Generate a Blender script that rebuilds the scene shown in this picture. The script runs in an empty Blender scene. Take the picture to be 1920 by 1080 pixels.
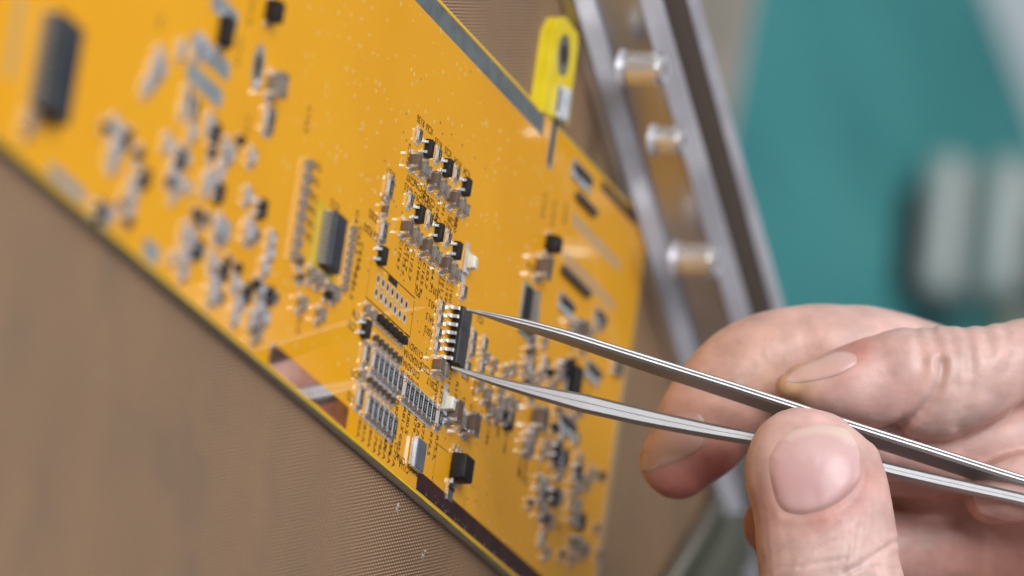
import bpy, bmesh, math, random
import numpy as np
from mathutils import Vector, Matrix, noise
from mathutils.bvhtree import BVHTree
random.seed(7)
S = 0.01                                   # 1 scene unit = 100 mm; everything below is authored in millimetres
scene = bpy.context.scene
COL = scene.collection
scene.unit_settings.scale_length = 0.1

# ------------------------------------------------------------------ camera (solved from the board's own grid)
F_PX = 11500.0
CAM = np.array([-769.4902, -237.9783, 311.2782])
R = np.array([[0.3131648711, 0.1374770037, 0.9396956087],
              [0.3072846171, -0.9509092741, 0.0367112605],
              [0.8986122232, 0.2772573281, -0.3400359487]])
ZF = 888.0                                 # focus depth in mm
cd = bpy.data.cameras.new("camera")
cam = bpy.data.objects.new("camera", cd)
COL.objects.link(cam)
m = Matrix.Identity(4)
for i in range(3):
    m[i][0] = R[0][i]; m[i][1] = -R[1][i]; m[i][2] = -R[2][i]; m[i][3] = CAM[i] * S
cam.matrix_world = m
cd.sensor_width = 36.0
cd.lens = F_PX / 1920 * 36.0
cd.clip_start = 0.5; cd.clip_end = 200
cd.dof.use_dof = True
cd.dof.focus_distance = 880.0 * S
cd.dof.aperture_fstop = (cd.lens * 0.001) / (18.5 * S)
cd.dof.aperture_blades = 0
scene.camera = cam

# ------------------------------------------------------------------ world, lamps, exposure
world = bpy.data.worlds.new("World")
scene.world = world
world.use_nodes = True
bg = world.node_tree.nodes["Background"]
bg.inputs[0].default_value = (0.80, 0.86, 0.92, 1)
bg.inputs[1].default_value = 0.14
vs = scene.view_settings
vs.view_transform = 'Standard'; vs.look = 'None'; vs.exposure = 0.08; vs.gamma = 1.0

def V(p): return Vector((p[0] * S, p[1] * S, p[2] * S))

def lamp(name, pos, target, sx, sy, power, color, along=None):
    l = bpy.data.lights.new(name, 'AREA')
    l.shape = 'RECTANGLE'; l.size = sx * S; l.size_y = sy * S
    l.energy = power; l.color = color
    o = bpy.data.objects.new(name, l); COL.objects.link(o)
    z = (V(pos) - V(target)).normalized()
    x = Vector(along) if along is not None else Vector((0, 0, 1)).cross(z)
    x = (x - z * x.dot(z)).normalized(); y = z.cross(x)
    mm = Matrix.Identity(4)
    for i in range(3):
        mm[i][0] = x[i]; mm[i][1] = y[i]; mm[i][2] = z[i]; mm[i][3] = pos[i] * S
    o.matrix_world = mm
    return o

def at3(px, py, dz=0.0):                   # a point seen at that pixel, dz mm behind the focus plane
    d = R.T @ np.array([(px - 960) / F_PX, (py - 540) / F_PX, 1.0])
    return CAM + d * (ZF + dz)
def on(px, py, h=0.0):                     # a point seen at that pixel on the plane z = h
    d = R.T @ np.array([(px - 960) / F_PX, (py - 540) / F_PX, 1.0])
    return CAM + d * ((h - CAM[2]) / d[2])
def proj(P):
    c = (np.asarray(P) - CAM) @ R.T
    return np.stack([960 + F_PX * c[..., 0] / c[..., 2], 540 + F_PX * c[..., 1] / c[..., 2], c[..., 2] - ZF], -1)

lamp("window_light", (150, 1000, 650), (40, 0, 0), 1300, 1100, 420, (1.0, 0.97, 0.93))
lamp("ceiling_light", (110, 260, 1200), (60, 0, 0), 520, 340, 330, (1.0, 0.98, 0.95))
lamp("room_light", (-640, 230, 520), (60, 0, 10), 480, 420, 720, (0.97, 0.98, 1.0))
# ------------------------------------------------------------------ materials
MATS = {}
def mat(name, color=(.5, .5, .5), rough=.5, metal=0.0, **kw):
    if name in MATS: return MATS[name]
    M = bpy.data.materials.new(name); M.use_nodes = True
    b = M.node_tree.nodes["Principled BSDF"]
    b.inputs["Base Color"].default_value = (*color, 1)
    b.inputs["Roughness"].default_value = rough
    b.inputs["Metallic"].default_value = metal
    for k, v in kw.items(): b.inputs[k.replace("_", " ")].default_value = v
    MATS[name] = M
    return M
def nodes(M): return M.node_tree.nodes, M.node_tree.links, M.node_tree.nodes["Principled BSDF"]
def add(nt, t, **kw):
    n = nt.nodes.new(t)
    for k, v in kw.items(): setattr(n, k, v)
    return n
def math_n(nt, op, a, b=None):
    n = nt.nodes.new("ShaderNodeMath"); n.operation = op
    for i, v in enumerate((a, b)):
        if v is None: continue
        if isinstance(v, (int, float)): n.inputs[i].default_value = v
        else: nt.links.new(v, n.inputs[i])
    return n.outputs[0]
def noise_mix(M, c1, c2, scale, lo=.35, hi=.65, detail=4, bump=0.0, bscale=None, rough=None, space="Object"):
    N, L, b = nodes(M); nt = M.node_tree
    tc = add(nt, "ShaderNodeTexCoord")
    n = add(nt, "ShaderNodeTexNoise"); n.inputs["Scale"].default_value = scale; n.inputs["Detail"].default_value = detail
    L.new(tc.outputs[space], n.inputs["Vector"])
    r = add(nt, "ShaderNodeValToRGB"); r.color_ramp.elements[0].position = lo; r.color_ramp.elements[1].position = hi
    r.color_ramp.elements[0].color = (*c1, 1); r.color_ramp.elements[1].color = (*c2, 1)
    L.new(n.outputs["Fac"], r.inputs["Fac"]); L.new(r.outputs["Color"], b.inputs["Base Color"])
    if rough:
        mr = add(nt, "ShaderNodeMapRange"); mr.inputs["To Min"].default_value = rough[0]; mr.inputs["To Max"].default_value = rough[1]
        L.new(n.outputs["Fac"], mr.inputs["Value"]); L.new(mr.outputs["Result"], b.inputs["Roughness"])
    if bump:
        n2 = add(nt, "ShaderNodeTexNoise"); n2.inputs["Scale"].default_value = bscale or scale * 8; n2.inputs["Detail"].default_value = 3
        L.new(tc.outputs[space], n2.inputs["Vector"])
        bp = add(nt, "ShaderNodeBump"); bp.inputs["Strength"].default_value = bump; bp.inputs["Distance"].default_value = 0.001
        L.new(n2.outputs["Fac"], bp.inputs["Height"]); L.new(bp.outputs["Normal"], b.inputs["Normal"])
    return M

# solder mask, slightly uneven in tone, glossy
mask = mat("orange_solder_mask", (.70, .36, .012), .45, Specular_IOR_Level=.05, Coat_Weight=1.0, Coat_Roughness=.03, Coat_IOR=1.5)
noise_mix(mask, (.79, .355, .003), (.84, .395, .006), 3.0, bump=.12, bscale=60)
bare = mat("bare_yellow_laminate", (.80, .62, .012), .35); noise_mix(bare, (.74, .565, .010), (.84, .66, .02), 22, bump=.2, bscale=60)
laminate_side = mat("grey_laminate_edge", (.62, .60, .55), .6); noise_mix(laminate_side, (.56, .54, .48), (.68, .66, .61), 40)
ink = mat("brown_ink", (.045, .018, .006), .5)
black_ink = mat("black_ink", (.02, .014, .014), .45)
tin = mat("tinned_metal", (.64, .64, .65), .3, 1.0); noise_mix(tin, (.52, .52, .53), (.70, .71, .72), 60, rough=(.24, .42))
solder = mat("solder", (.60, .62, .68), .38, .25); noise_mix(solder, (.50, .52, .58), (.66, .68, .75), 80, bump=.4, bscale=140, rough=(.25, .45))
tinstrip = mat("grey_tinned_strip", (.22, .26, .27), .38, .55); noise_mix(tinstrip, (.19, .225, .235), (.25, .29, .30), 30, bump=.1, bscale=120)
copper = mat("dark_reflection_copper", (.075, .022, .018), .24, .6); noise_mix(copper, (.055, .016, .014), (.10, .032, .026), 40, bump=.35, bscale=220, rough=(.16, .34))  # dark brown reflection put into the strip's base colour
shiny = mat("burnished_copper", (.75, .69, .68), .06, 1.0); noise_mix(shiny, (.68, .61, .60), (.80, .75, .74), 30, rough=(.04, .09))
epoxy = mat("black_epoxy", (.010, .010, .011), .5, Specular_IOR_Level=.35); noise_mix(epoxy, (.007, .007, .008), (.015, .015, .017), 60, bump=.3, bscale=260)
epoxy_grey = mat("grey_black_epoxy", (.05, .052, .056), .42); noise_mix(epoxy_grey, (.042, .044, .048), (.065, .067, .072), 60, bump=.3, bscale=260)  # on the held chip's top this grey paints a reflection
blueblack = mat("matt_blue_black_epoxy", (.02, .026, .035), .5); noise_mix(blueblack, (.015, .02, .028), (.028, .035, .046), 30)
glaze = mat("black_resistor_glaze", (.012, .013, .018), .55, Specular_IOR_Level=.25)
ceramic = mat("white_ceramic", (.52, .54, .55), .45); noise_mix(ceramic, (.46, .48, .49), (.58, .60, .61), 50)
brownceramic = mat("brown_capacitor_ceramic", (.13, .085, .06), .4); noise_mix(brownceramic, (.115, .074, .052), (.155, .105, .076), 60)
greyceramic = mat("grey_capacitor_ceramic", (.21, .185, .16), .45); noise_mix(greyceramic, (.18, .16, .14), (.24, .21, .185), 60)
whiteprint = mat("white_marking", (.5, .51, .52), .5)
lens = mat("milky_led_lens", (.80, .80, .70), .25, Subsurface_Weight=.3, Transmission_Weight=.15); lens.node_tree.nodes["Principled BSDF"].inputs["Subsurface Scale"].default_value = .01
inductor_top = mat("slate_grey_lid", (.13, .16, .19), .4, .3); noise_mix(inductor_top, (.11, .14, .17), (.16, .19, .22), 30)
hole_dark = mat("dark_hole", (.025, .012, .006), .7)
tented = mat("tented_via_mask", (.74, .50, .17), .35)
bluegrey = mat("bare_tin_field", (.28, .32, .34), .42, .3); noise_mix(bluegrey, (.25, .29, .31), (.33, .37, .39), 20)

# ------------------------------------------------------------------ object helpers
def link(name, mesh, parent=None, loc=None, rotz=0.0, **tags):
    o = bpy.data.objects.new(name, mesh); COL.objects.link(o)
    if parent: o.parent = parent
    if loc is not None: o.location = V(loc)
    o.rotation_euler.z = rotz
    for k, v in tags.items(): o[k] = v
    return o
def thing(name, label, cat, loc=(0, 0, 0), group=None):
    o = link(name, None, None, loc); o["label"] = label; o["category"] = cat
    if group: o["group"] = group
    return o
def finish(bm, name, mats, smooth=None):
    me = bpy.data.meshes.new(name); bm.normal_update(); bm.to_mesh(me); bm.free()
    for mm in (mats if isinstance(mats, (list, tuple)) else [mats]): me.materials.append(mm)
    if smooth:
        me.shade_smooth()
        if smooth != True:
            me.set_sharp_from_angle(angle=math.radians(smooth))
    return me
def box(bm, c, s, bev=0.0, mi=0, taper=1.0, seg=1):
    """box of size s (mm) centred at c; taper shrinks the top"""
    r = bmesh.ops.create_cube(bm, size=1.0)
    vs_ = r["verts"]
    for v in vs_:
        k = taper if v.co.z > 0 else 1.0
        v.co = Vector(((v.co.x * s[0] * k + c[0]) * S, (v.co.y * s[1] * k + c[1]) * S, (v.co.z * s[2] + c[2]) * S))
    fs = list({f for v in vs_ for f in v.link_faces})
    for f in fs: f.material_index = mi
    if bev:
        es = list({e for v in vs_ for e in v.link_edges})
        bmesh.ops.bevel(bm, geom=es, offset=bev * S, segments=seg, affect='EDGES', profile=.5)
def prism(bm, poly, z0, z1, mi=0, bev=0):
    vb = [bm.verts.new((p[0] * S, p[1] * S, z0 * S)) for p in poly]
    vt = [bm.verts.new((p[0] * S, p[1] * S, z1 * S)) for p in poly]
    n = len(poly)
    fs = [bm.faces.new(vt), bm.faces.new(vb[::-1])]
    for i in range(n): fs.append(bm.faces.new((vb[i], vb[(i + 1) % n], vt[(i + 1) % n], vt[i])))
    for f in fs: f.material_index = mi
    bmesh.ops.recalc_face_normals(bm, faces=fs)
    if bev:
        es = [e for e in fs[0].edges]
        bmesh.ops.bevel(bm, geom=es, offset=bev * S, segments=2, affect='EDGES')
def cyl(bm, c, r, h, n=20, mi=0, r2=None):
    rr = bmesh.ops.create_cone(bm, cap_ends=True, segments=n, radius1=r * S, radius2=(r if r2 is None else r2) * S, depth=h * S)
    for v in rr["verts"]: v.co += Vector((c[0] * S, c[1] * S, (c[2] + h / 2) * S))
    for f in {f for v in rr["verts"] for f in v.link_faces}: f.material_index = mi
def annulus(bm, c, r0, r1, z, n=14, sx=1, sy=1, mi=0):
    a = []
    for i in range(n):
        t = 2 * math.pi * i / n
        a.append((bm.verts.new(((c[0] + r0 * sx * math.cos(t)) * S, (c[1] + r0 * sy * math.sin(t)) * S, z * S)),
                  bm.verts.new(((c[0] + r1 * sx * math.cos(t)) * S, (c[1] + r1 * sy * math.sin(t)) * S, z * S))))
    for i in range(n):
        (p, q), (p2, q2) = a[i], a[(i + 1) % n]
        f = bm.faces.new((p, q, q2, p2)); f.material_index = mi
def disc(bm, c, r, z, n=12, sx=1, sy=1, mi=0):
    f = bm.faces.new([bm.verts.new(((c[0] + r * sx * math.cos(2 * math.pi * i / n)) * S, (c[1] + r * sy * math.sin(2 * math.pi * i / n)) * S, z * S)) for i in range(n)])
    f.material_index = mi
def slot_poly(c, w, l, ang=0, n=8):
    """rounded slot, l along local y"""
    pts = []
    h = l / 2 - w / 2
    for i in range(n + 1):
        t = math.pi * i / n; pts.append((w / 2 * math.cos(t), h + w / 2 * math.sin(t)))
    for i in range(n + 1):
        t = math.pi + math.pi * i / n; pts.append((w / 2 * math.cos(t), -h + w / 2 * math.sin(t)))
    ca, sa = math.cos(ang), math.sin(ang)
    return [(c[0] + x * ca - y * sa, c[1] + x * sa + y * ca) for x, y in pts]

# ------------------------------------------------------------------ the setting: work table and teal partition
TZ = -1.75
fab = mat("brown_woven_cloth", (.2, .11, .06), .75)
def weave(M):
    N, L, b = nodes(M); nt = M.node_tree
    tc = add(nt, "ShaderNodeTexCoord"); mp = add(nt, "ShaderNodeMapping")
    L.new(tc.outputs["Object"], mp.inputs["Vector"]); mp.inputs["Rotation"].default_value = (0, 0, math.radians(-20))
    wn = add(nt, "ShaderNodeTexNoise"); wn.inputs["Scale"].default_value = 9; L.new(mp.outputs["Vector"], wn.inputs["Vector"])
    wob = math_n(nt, 'MULTIPLY', math_n(nt, 'SUBTRACT', wn.outputs["Fac"], .5), 2.2)
    sx = add(nt, "ShaderNodeSeparateXYZ"); L.new(mp.outputs["Vector"], sx.inputs[0])
    rowp = math_n(nt, 'ADD', math_n(nt, 'MULTIPLY', sx.outputs["Y"], 2 * math.pi / .0050), wob)
    colp = math_n(nt, 'ADD', math_n(nt, 'MULTIPLY', sx.outputs["X"], 2 * math.pi / .0098), wob)
    half = math_n(nt, 'MULTIPLY', rowp, .5)
    a = math_n(nt, 'SINE', rowp)
    c = math_n(nt, 'SINE', math_n(nt, 'ADD', colp, half))
    h = math_n(nt, 'MULTIPLY', math_n(nt, 'ADD', a, 1.0), math_n(nt, 'ADD', c, 1.25))     # 0..4.5
    hh = math_n(nt, 'MULTIPLY', h, .24)
    big = add(nt, "ShaderNodeTexNoise"); big.inputs["Scale"].default_value = 2.6; big.inputs["Detail"].default_value = 5
    L.new(tc.outputs["Object"], big.inputs["Vector"])
    r1 = add(nt, "ShaderNodeValToRGB"); r1.color_ramp.elements[0].position = .33; r1.color_ramp.elements[1].position = .62
    r1.color_ramp.elements[0].color = (.125, .078, .047, 1); r1.color_ramp.elements[1].color = (.195, .11, .058, 1)
    L.new(big.outputs["Fac"], r1.inputs["Fac"])
    mx = add(nt, "ShaderNodeMix", data_type='RGBA'); mx.blend_type = 'MIX'
    L.new(r1.outputs["Color"], mx.inputs["A"]); mx.inputs["B"].default_value = (.66, .42, .25, 1)
    cl = add(nt, "ShaderNodeMapRange"); L.new(hh, cl.inputs["Value"]); cl.inputs["From Min"].default_value = .1; cl.inputs["From Max"].default_value = .95
    cl.inputs["To Max"].default_value = .95
    sm_ = add(nt, "ShaderNodeTexNoise"); sm_.inputs["Scale"].default_value = 5.5; sm_.inputs["Detail"].default_value = 3; L.new(tc.outputs["Object"], sm_.inputs["Vector"])
    sr = add(nt, "ShaderNodeMapRange"); L.new(sm_.outputs["Fac"], sr.inputs["Value"]); sr.inputs["From Min"].default_value = .52; sr.inputs["From Max"].default_value = .68; sr.inputs["To Max"].default_value = .42
    m2 = add(nt, "ShaderNodeMix", data_type='RGBA'); L.new(sr.outputs["Result"], m2.inputs["Factor"]); m2.inputs["B"].default_value = (.17, .125, .085, 1)
    L.new(cl.outputs["Result"], mx.inputs["Factor"]); L.new(mx.outputs["Result"], m2.inputs["A"]); L.new(m2.outputs["Result"], b.inputs["Base Color"])
    bp = add(nt, "ShaderNodeBump"); bp.inputs["Strength"].default_value = .8; bp.inputs["Distance"].default_value = .0022
    L.new(hh, bp.inputs["Height"]); L.new(bp.outputs["Normal"], b.inputs["Normal"])
weave(fab)
far_h = np.array([R[2][0], R[2][1], 0]); far_h /= np.linalg.norm(far_h)      # away from the viewer, level
e0, e1 = on(1262, 0, TZ), on(1425, 600, TZ)
ml = (e1 - e0) / np.linalg.norm(e1 - e0); mp_ = far_h - ml * (far_h @ ml); mp_ /= np.linalg.norm(mp_)
q4 = [e0 - ml * 500, e1 + ml * 900, e1 + ml * 900 - mp_ * 1100, e0 - ml * 500 - mp_ * 1100]
bm = bmesh.new(); prism(bm, [(q[0], q[1]) for q in q4], TZ - 18, TZ, bev=.8); link("tabletop", finish(bm, "tabletop", fab), kind="structure")
ZM = TZ - 70.0
lint_m = mat("pale_lint", (.62, .55, .48), .8)
LINT = bmesh.new()
for (px, py, k_) in ((746, 948, 16), (793, 1042, 9), (744, 956, 8), (797, 1034, 6), (190, 700, 4)):
    p = on(px, py, TZ + .1)
    for k in range(k_): box(LINT, (p[0] + random.gauss(0, .3), p[1] + random.gauss(0, .22), TZ + .1), (random.uniform(.06, .2), random.uniform(.06, .22), .1), .02)
link("lint", finish(LINT, "lint", lint_m), kind="stuff", label="pale flecks of lint caught on the brown cloth")

teal = mat("teal_partition_paint", (.05, .24, .25), .55)
noise_mix(teal, (.050, .285, .30), (.068, .345, .36), 1.6, detail=5)
def streaks(M):
    N, L, b = nodes(M); nt = M.node_tree; n = [x for x in N if x.type == 'TEX_NOISE'][0]; tc = [x for x in N if x.type == 'TEX_COORD'][0]
    mp = add(nt, "ShaderNodeMapping"); mp.inputs["Scale"].default_value = (.5, 2.4, 1); mp.inputs["Rotation"].default_value = (0, 0, math.radians(62)); L.new(tc.outputs["Object"], mp.inputs["Vector"]); L.new(mp.outputs["Vector"], n.inputs["Vector"])
streaks(teal)
q4 = [e0 - ml * 500 - mp_ * 150, e1 + ml * 700 - mp_ * 150, e1 + ml * 700 + mp_ * 1100, e0 - ml * 500 + mp_ * 1100]
bm = bmesh.new(); prism(bm, [(q[0], q[1]) for q in q4][::-1], ZM - 3, ZM, bev=.4); link("bench_mat", finish(bm, "bench_mat", teal), kind="structure")

# ------------------------------------------------------------------ THE BOARD
board = thing("circuit_board", "orange printed circuit board crowded with tiny soldered chips, lying on brown woven cloth", "circuit board")
YT, YB, X0, X1 = 44.66, -23.77, -165.0, 109.6
TH = 1.75
tab = [on(*p)[:2] for p in ((1012, 210), (1034, 56), (1046, 34), (1058, 31), (1080, 62), (1080, 85), (1062, 235))]
slotc = on(1036, 266)[:2]
bm = bmesh.new()
# main laminate: outline with the tab running into the upper edge
def laminate(bm, inset, z0, z1, mi=0):
    prism(bm, [(X0, YB + inset), (X1 - inset, YB + inset), (X1 - inset, YT - inset), (X0, YT - inset)], z0, z1, mi)
laminate(bm, 0, -TH, -.11)
link("laminate", finish(bm, "laminate", laminate_side), board)
bm = bmesh.new(); laminate(bm, 0, -.11, -.004); link("yellow_core", finish(bm, "yellow_core", bare), board)
bm = bmesh.new(); laminate(bm, .22, -.004, 0.0); link("solder_mask", finish(bm, "solder_mask", mask), board)
bm = bmesh.new(); prism(bm, tab, -TH, .35, bev=.15); t_ = link("breakaway_tab", finish(bm, "breakaway_tab", bare), board, label="bright yellow bare tab with a plated hole")
hc = on(1057, 103, .36)
bm = bmesh.new(); annulus(bm, hc, 1.35, 2.7, .37, 24, 1, 1.25)
bm2 = bmesh.new()
link("plated_ring", finish(bm, "plated_ring", tin), t_)
bm = bmesh.new(); disc(bm, hc, 1.35, .366, 20, 1, 1.25); link("hole", finish(bm, "hole", hole_dark), t_)
sc_ = on(1047, 188, .36)
bm = bmesh.new(); prism(bm, slot_poly(sc_[:2], 1.9, 5.4), .352, .366); prism(bm, [(sc_[0] + .9, sc_[1] - 2.8), (sc_[0] + 2.6, sc_[1] - 2.8), (sc_[0] + 2.6, sc_[1] + 2.4), (sc_[0] + .9, sc_[1] + 2.4)], .352, 1.5, bev=.2)
bmd = bmesh.new(); prism(bmd, slot_poly(sc_[:2], 1.2, 4.4), .36, .372); link("bore", finish(bmd, "bore", hole_dark), t_)
link("plated_slot", finish(bm, "plated_slot", solder), t_)
bm = bmesh.new(); box(bm, (sc_[0] - .3, sc_[1] - 2.4, .8), (1.1, 1.1, .5), .2, seg=2); link("solder_lump", finish(bm, "solder_lump", solder, smooth=50), t_)

def on_board(px, py, h=0.0): return on(px, py, h)

# --- copper and tinned strips along the edges
def strip(name, a, b, y0, y1, m_, z=.008, **k):
    xa, xb = on(*a)[0], on(*b)[0]
    bm = bmesh.new(); prism(bm, [(xa, y0), (xb, y0), (xb, y1), (xa, y1)], .002, z)
    return link(name, finish(bm, name, m_), board, **k)
ya = on(1019, 236)[1]
strip("edge_strip", (560, -330), (1020, 232), YT - 3.6, YT - .5, tinstrip, label="long dull grey tinned strip along the far edge")
strip("edge_strip", (1128, 345), (1200, 420), YT - 2.2, YT - .6, copper, label="short dark strip at the far corner")
strip("edge_strip", (780, 912), (1100, 1190), YB + .55, YB + 3.4, copper, label="dark brown copper strip with bright via dots")
strip("edge_strip", (505, 665), (650, 795), YB + .55, YB + 3.7, shiny, label="dark copper strip mirroring the tweezers")
strip("edge_strip", (90, 330), (155, 395), YB + .8, YB + 2.6, bluegrey)
strip("edge_strip", (268, 468), (295, 495), YB + .8, YB + 3.4, bluegrey)
bm = bmesh.new(); prism(bm, [(X1 - 1.7, YB + .4), (X1 - .4, YB + .4), (X1 - .4, 23), (X1 - 1.7, 23)], .002, .05)
link("edge_plating", finish(bm, "edge_plating", tin), board, label="bright plated strip along the board end")

# --- vias: bright rings and mask-covered dots
VB, VT = bmesh.new(), bmesh.new()
def via(px, py, r=.2):
    p = on(px, py)
    annulus(VB, p, r * .45, r, .012, 10); disc(VB, p, r * .45, .011, 8, mi=1)
sharp_v = [(762,213),(784,228),(757,248),(762,263),(830,251),(847,252),(811,263),(774,280),(721,301),(757,291),(776,289),(826,230),(867,272),(890,296),(910,316),(756,303),(741,348),(757,360),(769,356),(738,377),(743,388),(754,399),(830,340),(841,355),(813,302),(800,325),(809,335),(758,412),(731,420),(742,430),(748,446),(777,410),(790,470),(797,480),(751,516),(757,526),(770,520),(805,545),(847,505),(800,559),(817,560),(772,589),(782,602),(786,622),(794,628),(806,636),(800,655),(799,663),(801,675),(764,700),(772,708),(786,729),(790,740),(796,762),(755,810),(765,752),(772,775),(751,820),(810,740),(805,757),(829,810),(835,822),(798,840),(811,860),(790,872),(811,895),(813,905),(816,930),(822,941),(830,948),(840,958),(853,970),(860,975),(868,983),(755,925),(766,936),(777,882),(760,830),(870,905),(886,912),(876,935),(893,940),(913,927),(930,945),(935,960),(873,780),(893,832),(1000,612),(742,468),(716,543),(690,507)]
for p in sharp_v: via(*p, .19)
for i in range(12):                     # via row along the dark copper strip
    p0 = on(780 + i * 18.2, 917 + i * 15.3); annulus(VB, (p0[0], YB + .95), .1, .26, .014, 10); disc(VB, (p0[0], YB + .95), .12, .013, 8)
for i in range(16):
    x = on(818, 8)[0] - 2 + i * 2.05; annulus(VB, (x, YT - 1.0), .09, .22, .014, 10)
for i in range(620):
    x = random.uniform(-40, 85); y = random.uniform(-20, 41)
    q = proj((x, y, 0))
    near = y > 8 and x < 75
    if not near and random.random() < .55: continue
    r = random.uniform(.16, .34)
    disc(VT, (x, y), r, .004 + .001 * random.random(), 10)
for i in range(70):
    x = random.uniform(-40, 80); y = random.uniform(5, 41); r = random.uniform(.1, .16)
    annulus(VB, (x, y), r * .5, r, .009, 8)
link("plated_via", finish(VB, "plated_via", [tin, hole_dark]), board, kind="stuff")
link("covered_via", finish(VT, "covered_via", tented), board, kind="stuff")

# --- printed lettering: two reading directions, as on the board
TXT = {}
def text_mesh(s, size, m_):
    k = (s, size, m_.name)
    if k in TXT: return TXT[k]
    c = bpy.data.curves.new("lettering", 'FONT'); c.body = s; c.size = size * S * 1.5; c.resolution_u = 2; c.offset = (.028 if m_ is not whiteprint else .0) * size * S; c.align_x = 'CENTER'; c.align_y = 'CENTER'
    o = bpy.data.objects.new("lettering", c); COL.objects.link(o)
    dg = bpy.context.evaluated_depsgraph_get(); me = bpy.data.meshes.new_from_object(o.evaluated_get(dg))
    bpy.data.objects.remove(o); bpy.data.curves.remove(c)
    me.materials.clear(); me.materials.append(m_)
    TXT[k] = me
    return me
DOWN, BACK = -math.pi / 2, math.pi         # DOWN reads along -Y, BACK reads along -X
def label_text(s, px, py, rot=DOWN, size=1.0, sx=1.0, m_=ink, h=.010):
    p = on(px, py)
    o = link("printed_lettering", text_mesh(s, size, m_), board, (p[0], p[1], h), rot); o.scale.x = sx
    return o
for s, px, py in (("R136", 789, 226), ("IC36", 805, 242), ("R135", 822, 268), ("IC35", 840, 285), ("R134", 858, 305), ("IC34", 875, 324),
                  ("R70.5", 766, 354), ("IC29.5", 785, 372), ("R66.5", 802, 388), ("C273", 819, 410), ("R63.5", 839, 425), ("C289", 846, 414),
                  ("R75.1", 733, 324), ("C297", 770, 337), ("C296", 784, 348), ("C293", 808, 378), ("C292", 797, 368),
                  ("JP21", 783, 548), ("R39.5", 815, 546), ("R43.5", 811, 572), ("R41.5", 806, 597), ("R50.5", 803, 621),
                  ("C202.7", 797, 690), ("C201.7", 810, 720), ("C113AD11", 778, 655), ("C102AD10A", 774, 673), ("C101AD9A", 771, 692), ("C100AD12A", 768, 712),
                  ("C111A", 757, 875), ("C99A", 752, 861), ("R60.5", 776, 881), ("IC31", 900, 598), ("R175", 872, 705)):
    label_text(s, px, py, BACK, 1.0)
for s, px, py in (("C174.7", 749, 476), ("C173.7", 758, 486), ("C171.7", 764, 478), ("C172.7", 771, 496), ("C166.7", 784, 512), ("C165.7", 792, 520), ("C163.7", 802, 512), ("C164.7", 812, 510), ("C162.7", 826, 520), ("C161.7", 830, 535),
                  ("C160", 846, 548), ("C159", 838, 545), ("C298", 766, 290), ("C295", 797, 352), ("C294", 820, 395), ("C291", 832, 385), ("C290", 855, 415), ("C288", 857, 405),
                  ("R82.5", 743, 772), ("R81.5", 756, 785), ("R80.5", 764, 792), ("R79.5", 777, 802), ("R78.2", 782, 815), ("R77.5", 792, 815), ("R76.5", 806, 832), ("R75.5", 817, 838),
                  ("C200.7", 817, 742), ("LED1.5", 825, 752), ("LED1.2", 843, 708), ("R171", 855, 735), ("C181", 868, 765), ("C182", 881, 778), ("C183", 900, 790), ("C184", 915, 812), ("C185", 935, 800), ("C186", 948, 830),
                  ("C75A", 722, 838), ("C76A", 731, 846), ("C77A", 740, 852), ("C78A", 713, 832), ("C79A", 704, 826), ("C80A", 694, 815), ("C81A", 683, 806), ("C82A", 674, 796), ("C83A", 734, 830), ("C84A", 724, 820), ("C85A", 748, 836)):
    label_text(s, px, py, DOWN, 1.0, 1.05)
for s, px, py, r in (("R201", 722, 372, BACK), ("R202", 700, 405, BACK), ("R203", 690, 430, BACK), ("C58", 707, 445, BACK), ("C41", 596, 312, BACK), ("C42", 592, 340, BACK), ("C43", 589, 370, BACK), ("C44", 586, 395, BACK), ("C45", 583, 420, BACK), ("C46", 580, 445, BACK), ("IC12", 628, 385, BACK),
                     ("C61.2", 667, 420, DOWN), ("C62.2", 672, 450, DOWN), ("C63.2", 675, 480, DOWN), ("C64.2", 668, 510, DOWN), ("C65.2", 662, 535, DOWN), ("IC3", 560, 610, DOWN), ("R9", 553, 520, BACK),
                     ("L14.2", 577, 225, DOWN), ("L15", 464, 235, DOWN), ("C7.14", 448, 95, DOWN), ("C9.14", 470, 20, DOWN), ("X2", 300, 40, DOWN), ("C21", 404, 235, DOWN),
                     ("C14.2", 1020, 385, DOWN), ("C15.2", 1038, 400, DOWN), ("IC44", 1060, 400, DOWN), ("D14", 994, 500, BACK), ("J6", 1000, 560, BACK), ("C187", 960, 790, DOWN), ("C188", 975, 870, DOWN),
                     ("R301", 905, 690, DOWN), ("R302", 890, 720, DOWN), ("R303", 920, 720, DOWN), ("C71", 665, 700, BACK), ("C72", 658, 745, BACK), ("C73", 660, 610, BACK), ("C74", 668, 590, BACK), ("C90", 1030, 880, DOWN), ("C91", 1010, 930, DOWN)):
    label_text(s, px, py, r, 1.15)

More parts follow.
